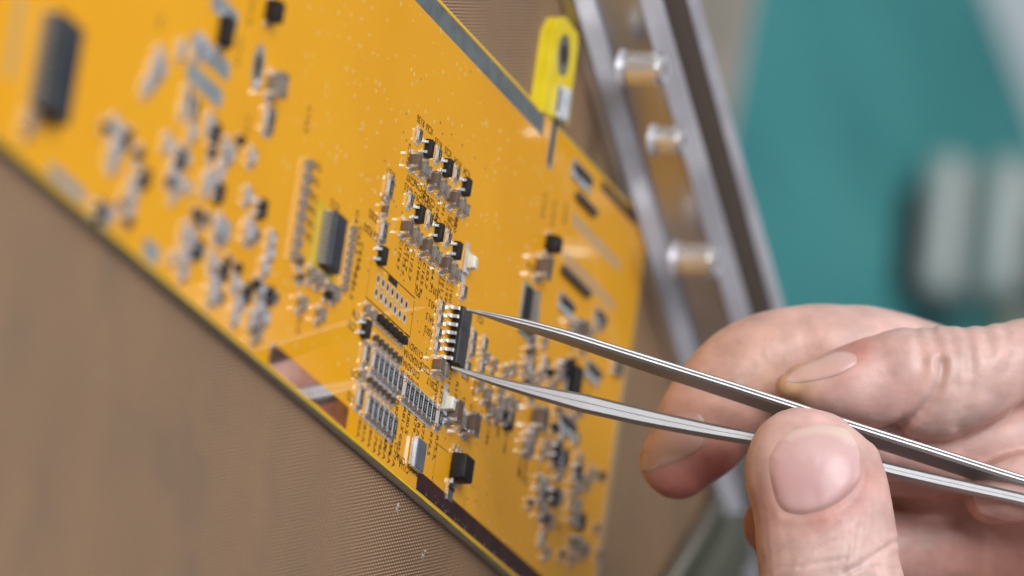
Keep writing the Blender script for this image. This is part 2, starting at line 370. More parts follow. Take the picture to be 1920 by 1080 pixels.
# header outline and its legend
def ink_line(name, pts, w=.16, m_=black_ink):
    bm = bmesh.new()
    for a, b in zip(pts[:-1], pts[1:]):
        a, b = np.array(a[:2]), np.array(b[:2]); d = (b - a) / np.linalg.norm(b - a); n = np.array([-d[1], d[0]]) * w / 2
        a = a - d * w * .45; b = b + d * w * .45
        bm.faces.new([bm.verts.new((*(q * S), .009 * S)) for q in (a - n, b - n, b + n, a + n)])
    return link(name, finish(bm, name, m_), board)
ink_line("header_outline", [(-3.6, 1.94), (14.9, 1.94)]); ink_line("header_outline", [(14.9, 1.5), (15.1, -3.84)], .13)
ink_line("header_outline", [(15.0, -3.84), (12.9, -3.84)], .22); ink_line("header_outline", [(12.4, -3.84), (-3.6, -3.84)], .2); ink_line("header_outline", [(-3.6, -3.84), (-3.6, 1.94)], .1)
bm = bmesh.new(); prism(bm, [(3.6, 1.0), (7.4, 1.0), (7.4, 1.94), (3.6, 1.94)], .003, .012); link("key_mark", finish(bm, "key_mark", black_ink), board)
ink_line("chip_outline", [on(820, 832)[:2], on(807, 925)[:2], on(868, 978)[:2]], .1, ink)
ink_line("chip_outline", [on(868, 975)[:2], on(872, 930)[:2]], .1, ink); ink_line("chip_outline", [on(820, 832)[:2], on(840, 848)[:2]], .1, ink)
ink_line("trace", [on(736, 648)[:2], on(722, 690)[:2]], .08, ink)
# header holes: a plated ring and a dark bore each
bm = bmesh.new(); annulus(bm, (0, 0), .4, .66, .012, 20, 1, 1.3); me_ring = finish(bm, "plated_hole", solder)
bm = bmesh.new()
n = 18
ring_a = [bm.verts.new((.4 * S * math.cos(2 * math.pi * i / n), .52 * S * math.sin(2 * math.pi * i / n), .0115 * S)) for i in range(n)]
f = bm.faces.new(ring_a)
me_bore = finish(bm, "bore", hole_dark)
bm = bmesh.new()
for i in range(9):
    t0, t1 = math.pi * (-.5 + i / 9), math.pi * (-.5 + (i + 1) / 9)
    q = [bm.verts.new((r_ * 1.1 * S * math.cos(t), r_ * 1.4 * S * math.sin(t), z_ * S)) for (t, r_, z_) in ((t0, .37, .02), (t1, .37, .02), (t1, .19 + .1 * math.cos(t1), .016), (t0, .19 + .1 * math.cos(t0), .016))]
    bm.faces.new(q)
me_barrel = finish(bm, "barrel", tin)
for r_ in (0, 1):
    for i in range(7):
        o = link("plated_hole", me_ring, board, (2.0 * i, -2.0 * r_, 0)); link("bore", me_bore, o); link("barrel", me_barrel, o)

# ------------------------------------------------------------------ component prototypes (long side along local y)
def proto_pads(L, W, ext=.55, wid=None, gap=None):
    out = []
    for s in (-1, 1):
        bm = bmesh.new(); box(bm, (0, s * (L / 2 + ext / 2 - .25), .035), ((wid or W) * 1.0, ext + .5, .05), .02)
        out.append(finish(bm, "solder_pad", solder))
    return out
PR = {}
def chip(kind, L, W, H, code=None, body=None, tint=None, ext=.55):
    key = (kind, L, W, H, code, tint, ext)
    if key in PR: return PR[key]
    parts = []
    if kind == "chip_resistor":
        bm = bmesh.new(); box(bm, (0, 0, .06 + H / 2), (W, L * .97, H), .03); box(bm, (0, 0, .06 + H + .012), (W * .94, L * .62, .03), .01, mi=1)
        mats = [ceramic, glaze]; tb = .19
    elif kind == "small_ferrite":
        bm = bmesh.new(); box(bm, (0, 0, .06 + H / 2), (W, L, H), .08, seg=2); mats = [epoxy]; tb = .1
    else:
        bm = bmesh.new(); box(bm, (0, 0, .06 + H / 2), (W, L * .98, H), .06, seg=2); mats = [tint or brownceramic]; tb = .17
    me = finish(bm, kind, mats, smooth=40)
    for s in (-1, 1):
        bm = bmesh.new(); e = .035
        th_ = H * (.32 if kind == 'small_ferrite' else 1.0); box(bm, (0, s * (L / 2 - L * tb / 2), .06 + th_ / 2), (W + 2 * e, L * tb + .06, th_ + 2 * e), .05, seg=2)
        parts.append(("terminal", finish(bm, "terminal", tin, smooth=40)))
        # solder fillet climbing the end cap
        bm = bmesh.new(); y0, y1 = s * L / 2, s * (L / 2 + min(ext * .7, .45))
        pr = [(-W * .46, y0), (W * .46, y0)]
        v = [bm.verts.new((x * S, y * S, z * S)) for x, y, z in ((-W * .46, y0, .03), (W * .46, y0, .03), (W * .46, y1, .03), (-W * .46, y1, .03), (-W * .4, y0 - s * .02, .06 + th_ * .62), (W * .4, y0 - s * .02, .06 + th_ * .62), (W * .43, (y0 * .6 + y1 * .4), .06 + th_ * .2), (-W * .43, (y0 * .6 + y1 * .4), .06 + H * .2))]
        for q in ((0, 1, 5, 4), (4, 5, 6, 7), (7, 6, 2, 3), (1, 2, 6), (1, 6, 5), (0, 7, 3), (0, 4, 7), (0, 3, 2, 1)): bm.faces.new([v[i] for i in q])
        bmesh.ops.recalc_face_normals(bm, faces=bm.faces[:])
        parts.append(("solder_fillet", finish(bm, "solder_fillet", solder, smooth=50)))
    for pm in proto_pads(L, W, ext): parts.append(("solder_pad", pm))
    if code:
        parts.append(("marking", text_mesh(code, W * .33, whiteprint)))
    PR[key] = (me, parts, kind, L, W, H)
    return PR[key]
def place(pr, p, rot=0.0, z=0.0, fillets=True, **k):
    me, parts, kind, L, W, H = pr
    o = link(kind, me, board, (p[0], p[1], z), rot + random.gauss(0, .022), **k)
    for nm, pm in parts:
        if nm == "solder_fillet" and not fillets: continue
        if nm == "marking": link(nm, pm, o, (0, 0, .06 + H + .032), DOWN)
        else: link(nm, pm, o)
    return o
def at_px(pr, px, py, h=None, rot=0.0, **k):
    p = on(px, py, .06 + pr[5] * (.5 if h is None else h)); return place(pr, p, rot, **k)
def row(pr_list, a, b, n, h=.5, rot=0.0, along="x", **k):
    """n parts evenly spaced between two spots, kept in line with the board's axes"""
    H = pr_list[0][5]; A, B = on(*a, .06 + H * h), on(*b, .06 + H * h); i_ = 0 if along == "x" else 1
    mid = (A + B) / 2; out = []
    for i in range(n):
        t = i / (n - 1); p = A * (1 - t) + B * t
        p[1 - i_] = mid[1 - i_] if abs(A[1 - i_] - B[1 - i_]) < 1.2 else p[1 - i_]
        out.append(place(pr_list[i % len(pr_list)], p, rot, **k))
    return out

# --- SOT-23 style transistor: two leads on the near side, one on the far side
def sot(H=1.05, W=1.35, L=2.7):
    bm = bmesh.new(); box(bm, (0, 0, .1 + H / 2), (W, L, H), .08, taper=.92, seg=2); me = finish(bm, "transistor", epoxy, smooth=40)
    parts = []
    for sx, yy in ((-1, -.75), (-1, .75), (1, 0)):
        bm = bmesh.new()
        pts = [(W / 2 - .05, .55), (W / 2 + .22, .55), (W / 2 + .34, .12), (W / 2 + .75, .08)]
        for a, b in zip(pts[:-1], pts[1:]):
            q = [(a[0], a[1]), (b[0], b[1]), (b[0], b[1] + .13), (a[0], a[1] + .13)]
            v0 = [bm.verts.new((sx * x * S, (yy - .2) * S, z * S)) for x, z in q]; v1 = [bm.verts.new((sx * x * S, (yy + .2) * S, z * S)) for x, z in q]
            bm.faces.new(v0); bm.faces.new(v1[::-1])
            for i in range(4): bm.faces.new((v0[i], v0[(i + 1) % 4], v1[(i + 1) % 4], v1[i]))
        bmesh.ops.recalc_face_normals(bm, faces=bm.faces[:])
        parts.append(("lead", finish(bm, "lead", tin)))
        bm = bmesh.new(); box(bm, (sx * (W / 2 + .6), yy, .035), (.9, .75, .05), .02); parts.append(("solder_pad", finish(bm, "solder_pad", solder)))
    return (me, parts, "transistor", L, W, H)
SOT = sot()
R06 = {c: chip("chip_resistor", 1.5, 1.15, .5, c, ext=.3) for c in ("103", "472", "331")}
R08 = {c: chip("chip_resistor", 1.8, 1.3, .5, c) for c in ("103", "472", "331", "102", "E25")}
R12 = {c: chip("chip_resistor", 3.1, 1.6, .55, c) for c in ("1002", "1001", "1003", "2001")}
R12g = chip("chip_resistor", 3.1, 1.6, .55, "4701")
MBIG = chip("ceramic_capacitor", 2.3, 1.6, 1.35); MMID = chip("ceramic_capacitor", 2.1, 1.25, 1.0, tint=greyceramic); MSML = chip("ceramic_capacitor", 1.7, .85, .8, tint=greyceramic)
M06 = chip("ceramic_capacitor", 1.6, .8, .8, ext=.4); M06g = chip("ceramic_capacitor", 1.6, .85, .8, tint=greyceramic); M08g = chip("ceramic_capacitor", 2.0, 1.3, 1.1, tint=greyceramic)
MH = chip("ceramic_capacitor", 3.3, 2.3, 2.2, tint=greyceramic); MHB = chip("ceramic_capacitor", 3.4, 2.4, 2.0)
darkcer = mat("dark_brown_ceramic", (.055, .04, .028), .4)
palegrey = mat("pale_grey_ceramic", (.40, .42, .47), .4); noise_mix(palegrey, (.34, .36, .41), (.46, .48, .53), 60)
M08l = chip("ceramic_capacitor", 2.0, 1.3, .7, tint=palegrey, ext=.7); MHl = chip("ceramic_capacitor", 2.2, 1.5, .9, tint=palegrey, ext=.7); M06l = chip("ceramic_capacitor", 1.4, .8, .6, tint=palegrey, ext=.6); M06b = chip("ceramic_capacitor", 1.4, .8, .7, tint=darkcer, ext=.6)
FER = chip("small_ferrite", 1.15, 1.1, 1.05, ext=.45)
MDK = chip("ceramic_capacitor", 1.3, .8, .75, tint=darkcer, ext=.4)

codes = list(R08)
# upper cluster and its repeat below it
for k, (rs, ts, cs) in enumerate(((((786, 254), (822, 291), (856, 327)), ((805, 279), (840.5, 315), (875.5, 351)), ((780, 302), (815, 338), (851, 373))),
                                  (((769.5, 376), (805.5, 412), (840.5, 447)), ((788, 402), (824, 436), (858, 470)), ((763.5, 427), (799.5, 462), (836, 495))))):
    for i in range(3):
        at_px(R08[codes[(i + k) % 5]], *rs[i]); at_px(SOT, *ts[i])
        at_px(MBIG, *cs[i]); at_px(MMID, cs[i][0] + 13.5, cs[i][1] + 12.5, .5); at_px(MSML, cs[i][0] + 23, cs[i][1] + 21, .5)
# column by the upper header
at_px(R12["1002"], 731, 352); at_px(M06, 722, 394); at_px(R12["1001"], 719, 434); at_px(SOT, 718, 480)
at_px(R08["102"], 870, 547)
# resistors beside the held chip
for i, c in enumerate(("472", "103", "331", "103")):
    at_px(R06[c], 828.5 - i * 2.9, 575 + i * 24.7)
at_px(MBIG, 822, 686); at_px(MMID, 833, 694)
for px, py, c in ((888, 632, "103"), (885.5, 655, "472"), (877, 690, "331"), (909, 645, "102"), (904, 687, "103")): at_px(R08[c], px, py)
for px, py in ((912, 672), (927, 684), (949, 697), (964, 692), (940, 735), (957, 752), (966, 760)): at_px(M06g, px, py)
for px, py in ((902, 722), (914, 742), (921, 770), (935, 778), (943, 760), (952, 783)): at_px(M08g if py > 740 else M06g, px, py)
at_px(SOT, 955, 790); at_px(FER, 945, 775)
# ferrites, capacitors, resistor banks near the lower edge
row([FER], (712, 598), (756.5, 637), 6)
at_px(SOT, 687, 617)
for px, py in ((688.5, 581), (700.5, 592)): at_px(M06g, px, py)
row([MDK], (705, 637), (748.5, 675), 6); row([MDK], (694, 714), (736.5, 753), 6)
row([R12g], (703, 677), (747.5, 719), 6); row([R12["1002"], R12["1001"], R12["1003"]], (761, 731), (810, 776), 7); row([R12g, R12["2001"]], (692, 762), (737.5, 801), 6)
at_px(R12["1001"], 823, 784); at_px(R12g, 687, 664); at_px(R12g, 675, 745); at_px(M06g, 680, 704)
at_px(MHB, 851, 772, .5); at_px(MMID, 868, 790, .5); at_px(MHB, 881, 796, .4)

# --- LEDs with a milky block
def led(px, py):
    p = on(px, py)
    bm = bmesh.new(); box(bm, (0, 0, .3), (1.5, 3.4, .5), .05); me = finish(bm, "indicator_led", ceramic)
    o = link("indicator_led", me, board, p)
    bm = bmesh.new(); box(bm, (0, 0, 1.15), (1.7, 2.2, 1.25), .16, taper=.82, seg=2); box(bm, (-.1, .45, 1.82), (.6, .5, .12), .05); link("lens", finish(bm, "lens", lens, smooth=40), o)
    for s in (-1, 1):
        bm = bmesh.new(); box(bm, (0, s * 2.2, .05), (1.4, 1.7, .06), .02); link("solder_pad", finish(bm, "solder_pad", solder), o)
led(872, 492); led(831, 756)

# --- small black power transistor with a broad tab, square inductor can
def power_transistor():
    p = on(846, 868)
    bm = bmesh.new(); box(bm, (0, 0, 1.25), (4.0, 3.9, 2.3), .18, taper=.93, seg=2)
    o = link("power_transistor", finish(bm, "power_transistor", epoxy, smooth=40), board, (p[0] + 1.6, p[1] - .3, 0))
    bm = bmesh.new(); box(bm, (-.6, -3.6, .12), (2.3, 3.2, .18), .04); box(bm, (-.6, -2.25, .45), (2.2, 1.1, .5), .1); link("metal_tab", finish(bm, "metal_tab", tin), o)
    bm = bmesh.new(); box(bm, (-.6, -3.3, .24), (2.4, .5, .08), .02); link("tab_groove", finish(bm, "tab_groove", black_ink), o)
    for i in range(3):
        bm = bmesh.new(); box(bm, (-1.4 + i * 1.4, 2.2, .5), (.5, .7, .5), .1); box(bm, (-1.4 + i * 1.4, 2.8, .14), (.6, 1.1, .2), .06); link("lead", finish(bm, "lead", tin), o)
power_transistor()
p = on(778, 853)
bm = bmesh.new(); box(bm, (0, 0, .45), (4.0, 4.6, .8), .15, seg=2); o = link("inductor_can", finish(bm, "inductor_can", solder, smooth=40), board, (p[0] - .2, p[1], .05))
bm = bmesh.new(); box(bm, (.1, 0, .9), (3.6, 4.3, .16), .1); link("lid", finish(bm, "lid", inductor_top), o)
for s in (-1, 1):
    bm = bmesh.new(); box(bm, (s * 2.1, 0, .3), (.4, 4.2, .55), .06); link("terminal", finish(bm, "terminal", tin), o)

# --- gull-wing packages
def gull(name, L, W, H, n, pitch, body_m, leadw, z0=.12, loc=(0, 0, 0), parent=None, sides=(-1, 1), lead_m=None, ch=.0):
    bm = bmesh.new()
    zt, zm = z0 + H, z0 + H * .5
    # body with draft on both halves and a chamfered edge
    def ringv(w, l, z): return [bm.verts.new((x * S, y * S, z * S)) for x, y in ((-w / 2, -l / 2), (w / 2, -l / 2), (w / 2, l / 2), (-w / 2, l / 2))]
    rs = [ringv(W - .26, L - .2, z0), ringv(W, L, zm), ringv(W - .08 - ch, L - .06, zt - .28), ringv(W - .34 - ch * 2, L - .22, zt)]
    for a, b in zip(rs[:-1], rs[1:]):
        for i in range(4): bm.faces.new((a[i], a[(i + 1) % 4], b[(i + 1) % 4], b[i]))
    bm.faces.new(rs[-1]); bm.faces.new(rs[0][::-1])
    bmesh.ops.bevel(bm, geom=[e for e in bm.edges], offset=.035 * S, segments=1, affect='EDGES')
    bmesh.ops.recalc_face_normals(bm, faces=bm.faces[:])
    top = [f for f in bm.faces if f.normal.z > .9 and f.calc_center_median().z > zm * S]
    for f in top: f.material_index = 1  # paler top faces: grey reflection put into the epoxy colour
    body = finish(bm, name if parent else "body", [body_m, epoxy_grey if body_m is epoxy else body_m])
    bm = bmesh.new(); T = .16
    prof = [(W / 2 - .1, zm + .05), (W / 2 + .28, zm + .05), (W / 2 + .42, zm - .03), (W / 2 + .58, .16), (W / 2 + .72, .06), (W / 2 + 1.15, .04)]
    for a, b in zip(prof[:-1], prof[1:]):
        dx, dz = b[0] - a[0], b[1] - a[1]; l_ = math.hypot(dx, dz); nx, nz = -dz / l_ * T, dx / l_ * T
        q = [a, b, (b[0] + nx, b[1] + nz), (a[0] + nx, a[1] + nz)]
        v0 = [bm.verts.new((x * S, -leadw / 2 * S, z * S)) for x, z in q]; v1 = [bm.verts.new((x * S, leadw / 2 * S, z * S)) for x, z in q]
        bm.faces.new(v0); bm.faces.new(v1[::-1])
        for i in range(4): bm.faces.new((v0[i], v0[(i + 1) % 4], v1[(i + 1) % 4], v1[i]))
    bmesh.ops.recalc_face_normals(bm, faces=bm.faces[:])
    lead = finish(bm, "lead", lead_m or tin)
    if parent:
        root = link(name, body, parent, loc)
    else:
        root = link(name, None, None, loc); link("body", body, root)
    for s in sides:
        for i in range(n):
            o = link("lead", lead, root, (0, (i - (n - 1) / 2) * pitch, 0))
            if s < 0: o.rotation_euler.z = math.pi
    return root
dull = mat("dull_leads", (.40, .38, .34), .5, .5)
# SSOP in the middle left with yellow bare field round it and capacitor columns either side
p = on(627, 455, 1.0)
bm = bmesh.new(); prism(bm, [(p[0] - 6.2, p[1] - 5.0), (p[0] + 4.4, p[1] - 5.0), (p[0] + 4.4, p[1] + 4.6), (p[0] - 6.2, p[1] + 4.6)], .002, .007)
yel = mat("yellow_green_mask", (.66, .43, .012), .3, Coat_Weight=.3); link("bare_field", finish(bm, "bare_field", yel), board)
gull("logic_chip", 8.0, 4.4, 1.6, 12, .65, blueblack, .3, loc=(p[0], p[1], 0), parent=board, lead_m=dull)
p = on(106, 128, 1.0)
gull("logic_chip", 12.6, 7.0, 2.3, 10, 1.27, blueblack, .45, loc=(p[0], p[1], 0), parent=board, lead_m=dull)
row([chip("ceramic_capacitor", 1.15, 1.7, .85, tint=greyceramic, ext=.25)], (580, 308), (556, 480), 8, along="y"); row([chip("ceramic_capacitor", .8, 1.3, .6, tint=greyceramic, ext=.2)], (662, 428), (650, 540), 8, along="y")
for px, py in ((585, 515), (618, 545), (600, 525), (630, 552)): at_px(MMID, px, py)
for px, py in ((567, 570), (602, 590), (480, 600), (482, 628)): at_px(M08g, px, py)

# --- near-side blurred parts
padm = mat("pale_flat_pad", (.42, .40, .30), .45, .3); bm = bmesh.new(); box(bm, (0, 0, .04), (1.7, 1.0, .06), .02); me_fp = finish(bm, "contact", padm)
A, B = on(38, 0), on(18, 135)
for i in range(8): link("contact", me_fp, board, (A[0] + (B[0] - A[0]) * i / 7, A[1] + (B[1] - A[1]) * i / 7, 0))
at_px(M08g, 60, 225); at_px(MMID, 55, 240)
for px, py in ((395, 110),): pass
for y0, (ax, ay), (bx, by) in ((0, (362, 65), (428, 145)), (1, (352, 118), (414, 198)), (2, (398, 0), (445, 40))):
    A, B = on(ax, ay), on(bx, by); bm = bmesh.new(); yc = (A[1] + B[1]) / 2
    prism(bm, [(A[0], yc - 1.3), (B[0], yc - 1.3), (B[0], yc + 1.3), (A[0], yc + 1.3)], .003, .06); link("terminal_pad", finish(bm, "terminal_pad", bluegrey), board)
def black_block(px, py, w, l, h, pad=True):
    p = on(px, py, h / 2); bm = bmesh.new(); box(bm, (0, 0, h / 2 + .08), (w, l, h), .15, taper=.95, seg=2); o = link("diode", finish(bm, "diode", epoxy, smooth=40), board, (p[0], p[1], 0))
    for s in (-1, 1):
        bm = bmesh.new(); box(bm, (0, s * (l / 2 + .25), .2), (w * .7, .7, .35), .06); link("terminal", finish(bm, "terminal", tin), o)
    return o
black_block(515, 22, 2.2, 3.0, 2.0); black_block(424, 60, 2.2, 4.2, 1.6); black_block(1038, 458, 2.6, 2.4, 2.0)
# big plated mounting hole with a solder bead, cap and resistor by it
p = on(484, 126)
bm = bmesh.new(); annulus(bm, p, 1.1, 1.9, .02, 24, 1, 1.75); link("plated_ring", finish(bm, "plated_ring", bluegrey), board)
bm = bmesh.new(); disc(bm, p, 1.1, .018, 24, 1, 1.75); link("bore", finish(bm, "bore", hole_dark), board)
bm = bmesh.new(); bmesh.ops.create_uvsphere(bm, u_segments=16, v_segments=10, radius=.75 * S); q = on(482, 158); link("solder_bead", finish(bm, "solder_bead", tin, True), board, (q[0], q[1], .1)).scale = (1, 1, .6)
at_px(MH, 520, 160)
Rbig = chip("chip_resistor", 3.4, 2.6, .6, "R10"); at_px(Rbig, 505, 226)
Rm = chip("chip_resistor", 3.0, 1.6, .55, None)
for px, py, pr in ((300, 105, M08l), (290, 150, M08l), (276, 165, M08l), (305, 130, M08l), (352, 185, Rm), (365, 205, Rm), (395, 230, M08l),
                   (215, 235, M08l), (237, 262, SOT), (212, 290, M08l), (214, 308, M08l), (262, 290, M08l), (316, 268, M08l), (338, 298, SOT), (350, 298, M08l), (325, 328, M08l), (338, 346, M08l), (362, 250, M08l), (405, 250, SOT), (400, 285, M08l), (425, 275, M08l), (432, 292, M08l), (393, 335, M08l), (388, 350, M08l), (412, 362, SOT), (412, 330, M08l), (272, 335, SOT), (248, 365, MHl), (244, 395, M08l), (190, 395, SOT), (205, 403, M08l), (466, 368, M08l), (492, 392, SOT), (415, 420, M08l), (408, 430, M08l), (425, 432, M08l), (470, 425, M08l), (468, 438, MHl),
                   (350, 435, M08l), (360, 455, M08l), (370, 468, SOT), (346, 485, MHl), (345, 510, M08l), (400, 490, M08l), (420, 510, SOT), (403, 528, M08l), (400, 555, MHl), (442, 530, M08l), (464, 550, SOT), (448, 568, M08l), (442, 595, M08l), (510, 450, M08l), (508, 475, M08l), (498, 502, M08l), (490, 545, M08l), (488, 575, M08l), (475, 600, M08l), (505, 555, SOT)):
    at_px(pr, px, py)
random.seed(5)
for cx, cy, sx, sy, k_ in ((240, 275, 34, 45, 10), (335, 300, 26, 50, 10), (410, 300, 26, 45, 8), (245, 370, 40, 28, 6), (385, 470, 45, 40, 10), (430, 545, 40, 45, 12), (495, 545, 14, 60, 8), (360, 60, 26, 40, 5), (300, 140, 26, 30, 5), (455, 425, 40, 25, 6), (580, 560, 30, 40, 6), (400, 395, 24, 30, 5)):
    for k in range((k_ + 1) // 2):
        px, py = random.gauss(cx, sx), random.gauss(cy, sy * .7)
        q = on(px, py)
        if q[1] < YB + 3 or q[1] > YT - 5: continue
        at_px(random.choice([M06l, M06l, M06b, M08l, R08["103"], FER]), px, py)
for k in range(40): label_text(random.choice("C12 R44 C87 IC9 D21 L32 R118 C240 R9.4 C61".split()), random.uniform(200, 520), random.uniform(120, 600), random.choice((DOWN, DOWN, BACK)), 1.2) if False else None
# --- far-side blurred parts
at_px(MHB, 1020, 502)
def slot_part(px, py, w, l, m_, m2, name="plated_slot"):
    p = on(px, py); bm = bmesh.new(); prism(bm, slot_poly(p[:2], w, l), .004, .03); o = link(name, finish(bm, name, m_), board)
    bm = bmesh.new(); prism(bm, slot_poly(p[:2], w * .5, l - w * .6), .005, .034); link("bore", finish(bm, "bore", m2), o)
slot_part(1001, 625, 2.6, 9.0, bluegrey, hole_dark); slot_part(1036, 262, 2.6, 9.5, bluegrey, hole_dark)
p = on(985, 580)
bm = bmesh.new(); box(bm, (0, 0, .1), (4.6, 8.0, .18), .05); o = link("socket_frame", finish(bm, "socket_frame", bluegrey), board, (p[0], p[1], 0))
bm = bmesh.new(); box(bm, (-.6, 0, .5), (2.0, 6.4, .7), .1); link("socket_body", finish(bm, "socket_body", epoxy), o)
bm = bmesh.new(); box(bm, (.9, 0, .9), (1.0, 6.4, 1.6), .1); link("socket_wall", finish(bm, "socket_wall", greyceramic), o)
# fine-pitch contact fields: each contact is a part
bm = bmesh.new(); box(bm, (0, 0, .03), (.45, 1.9, .06), .02); me_c = finish(bm, "contact", bluegrey)
for a, b, n in (((1075, 408), (1160, 500), 22), ((1058, 482), (1150, 572), 22)):
    A, B = on(*a), on(*b); y = (A[1] + B[1]) / 2
    for i in range(n): link("contact", me_c, board, (A[0] + (B[0] - A[0]) * i / (n - 1), y, 0))
for a, b, w in (((1072, 310), (1105, 350), 3.0), ((1078, 365), (1112, 400), 1.1), ((1050, 505), (1100, 550), 1.1), ((1047, 562), (1072, 583), 2.8), ((1114, 588), (1132, 606), 2.8), ((1048, 785), (1075, 808), 3.0), ((1098, 685), (1122, 712), 3.0)):
    A, B = on(*a), on(*b); y = (A[1] + B[1]) / 2; xm, xl = (A[0] + B[0]) / 2, abs(B[0] - A[0])
    if w > 2:
        bm = bmesh.new(); box(bm, (0, 0, .12), (xl, w, .2), .05); o = link("pad_field", finish(bm, "pad_field", bluegrey), board, (xm, y, 0))
        bm = bmesh.new(); box(bm, (0, .25, .5), (xl * .86, w * .35, .6), .08); link("pin_strip", finish(bm, "pin_strip", epoxy_grey), o)
        for k in range(int(xl / 1.2)):
            bm = bmesh.new(); box(bm, (-xl * .4 + k * 1.2, -w * .3, .3), (.5, .9, .3), .06); link("pin", finish(bm, "pin", tin), o)
    else:
        bm = bmesh.new(); box(bm, (0, 0, .45), (xl, w, .85), .1); o = link("pin_strip", finish(bm, "pin_strip", epoxy_grey), board, (xm, y, 0))
random.seed(11)
for k in range(52):
    px = random.uniform(985, 1135); py = random.uniform(595, 1050)
    if px > 1140 - (py - 600) * .03 or (950 < py and px < 1005): continue
    at_px(random.choice([M06g, M06g, M06g, MDK, FER, R08["102"], MSML]), px, py)
for k in range(26): label_text(random.choice("C12 R44 C87 IC9 D21 L32 R118 C240 R9.4 C61.2".split()), random.uniform(975, 1110), random.uniform(620, 1010), random.choice((DOWN, DOWN, BACK)), 1.2)
for px, py, pr in ((1088, 622, MHB), (1075, 615, M08g), (1012, 785, MHB), (1005, 800, M08g), (995, 825, M08g), (988, 838, M08g), (1060, 690, SOT), (1050, 700, M08g), (1045, 845, SOT), (1058, 858, SOT), (1050, 885, M08g), (1020, 910, M08g), (1040, 930, SOT), (1048, 932, M08g), (1018, 958, M08g), (1032, 978, MMID), (1085, 885, SOT), (1100, 905, M08g), (1082, 950, M08g), (1078, 965, M08g), (1090, 978, SOT), (1085, 1020, M08g), (1098, 1032, M08g), (1080, 915, M08g), (1160, 690, SOT)):
    at_px(pr, px, py)
p = on(1098, 715, 3)
bm = bmesh.new(); box(bm, (0, 0, 1.3), (2.4, 4.6, 2.0), .4, seg=2); o = link("relay_block", finish(bm, "relay_block", epoxy, smooth=40), board, (p[0], p[1], 0))
bm = bmesh.new(); box(bm, (0, 0, .3), (3.0, 5.4, .4), .1); link("relay_base", finish(bm, "relay_base", bluegrey), o)

# ------------------------------------------------------------------ the chip held in the tweezers
p = on(861.5, 632.5, 1.0)
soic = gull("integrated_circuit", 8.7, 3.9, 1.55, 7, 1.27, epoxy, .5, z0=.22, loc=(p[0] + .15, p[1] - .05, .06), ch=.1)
soic["label"] = "black fourteen-pin chip gripped between the tweezer tips just above its pads"; soic["category"] = "chip"
bm = bmesh.new(); annulus(bm, (-.2, -.9), .34, .42, 1.785, 18); annulus(bm, (.15, -1.3), .2, .27, 1.785, 16); link("logo_mark", finish(bm, "logo_mark", mat("faint_print", (.12, .12, .125), .5)), soic)
bm = bmesh.new(); box(bm, (0, 0, .03), (1.5, .62, .05), .02); me_p = finish(bm, "solder_pad", solder)
for s in (-1, 1):
    for i in range(7): link("solder_pad", me_p, board, (soic.location.x / S + s * 3.0, soic.location.y / S + (i - 3) * 1.27, 0))

# ------------------------------------------------------------------ tweezers
steel = mat("brushed_steel", (.46, .455, .46), .4, 1.0)
def brushed(M):
    N, L, b = nodes(M); nt = M.node_tree
    tc = add(nt, "ShaderNodeTexCoord")
    n = add(nt, "ShaderNodeTexNoise"); n.inputs["Scale"].default_value = 14; n.inputs["Detail"].default_value = 6; L.new(tc.outputs["Object"], n.inputs["Vector"])
    r = add(nt, "ShaderNodeMapRange"); r.inputs["To Min"].default_value = .38; r.inputs["To Max"].default_value = .58; L.new(n.outputs["Fac"], r.inputs["Value"]); L.new(r.outputs["Result"], b.inputs["Roughness"])
    n2 = add(nt, "ShaderNodeTexNoise"); n2.inputs["Scale"].default_value = 120; n2.inputs["Detail"].default_value = 4; L.new(tc.outputs["Object"], n2.inputs["Vector"])
    bp = add(nt, "ShaderNodeBump"); bp.inputs["Strength"].default_value = .12; bp.inputs["Distance"].default_value = .0006; L.new(n2.outputs["Fac"], bp.inputs["Height"]); L.new(bp.outputs["Normal"], b.inputs["Normal"])
brushed(steel)
tw = thing("tweezers", "fine-pointed steel tweezers held by the thumb and fingers, gripping the black chip", "tweezers", tuple(at3(1600, 830, 0)))
tw_inv = np.array(tw.location) / S
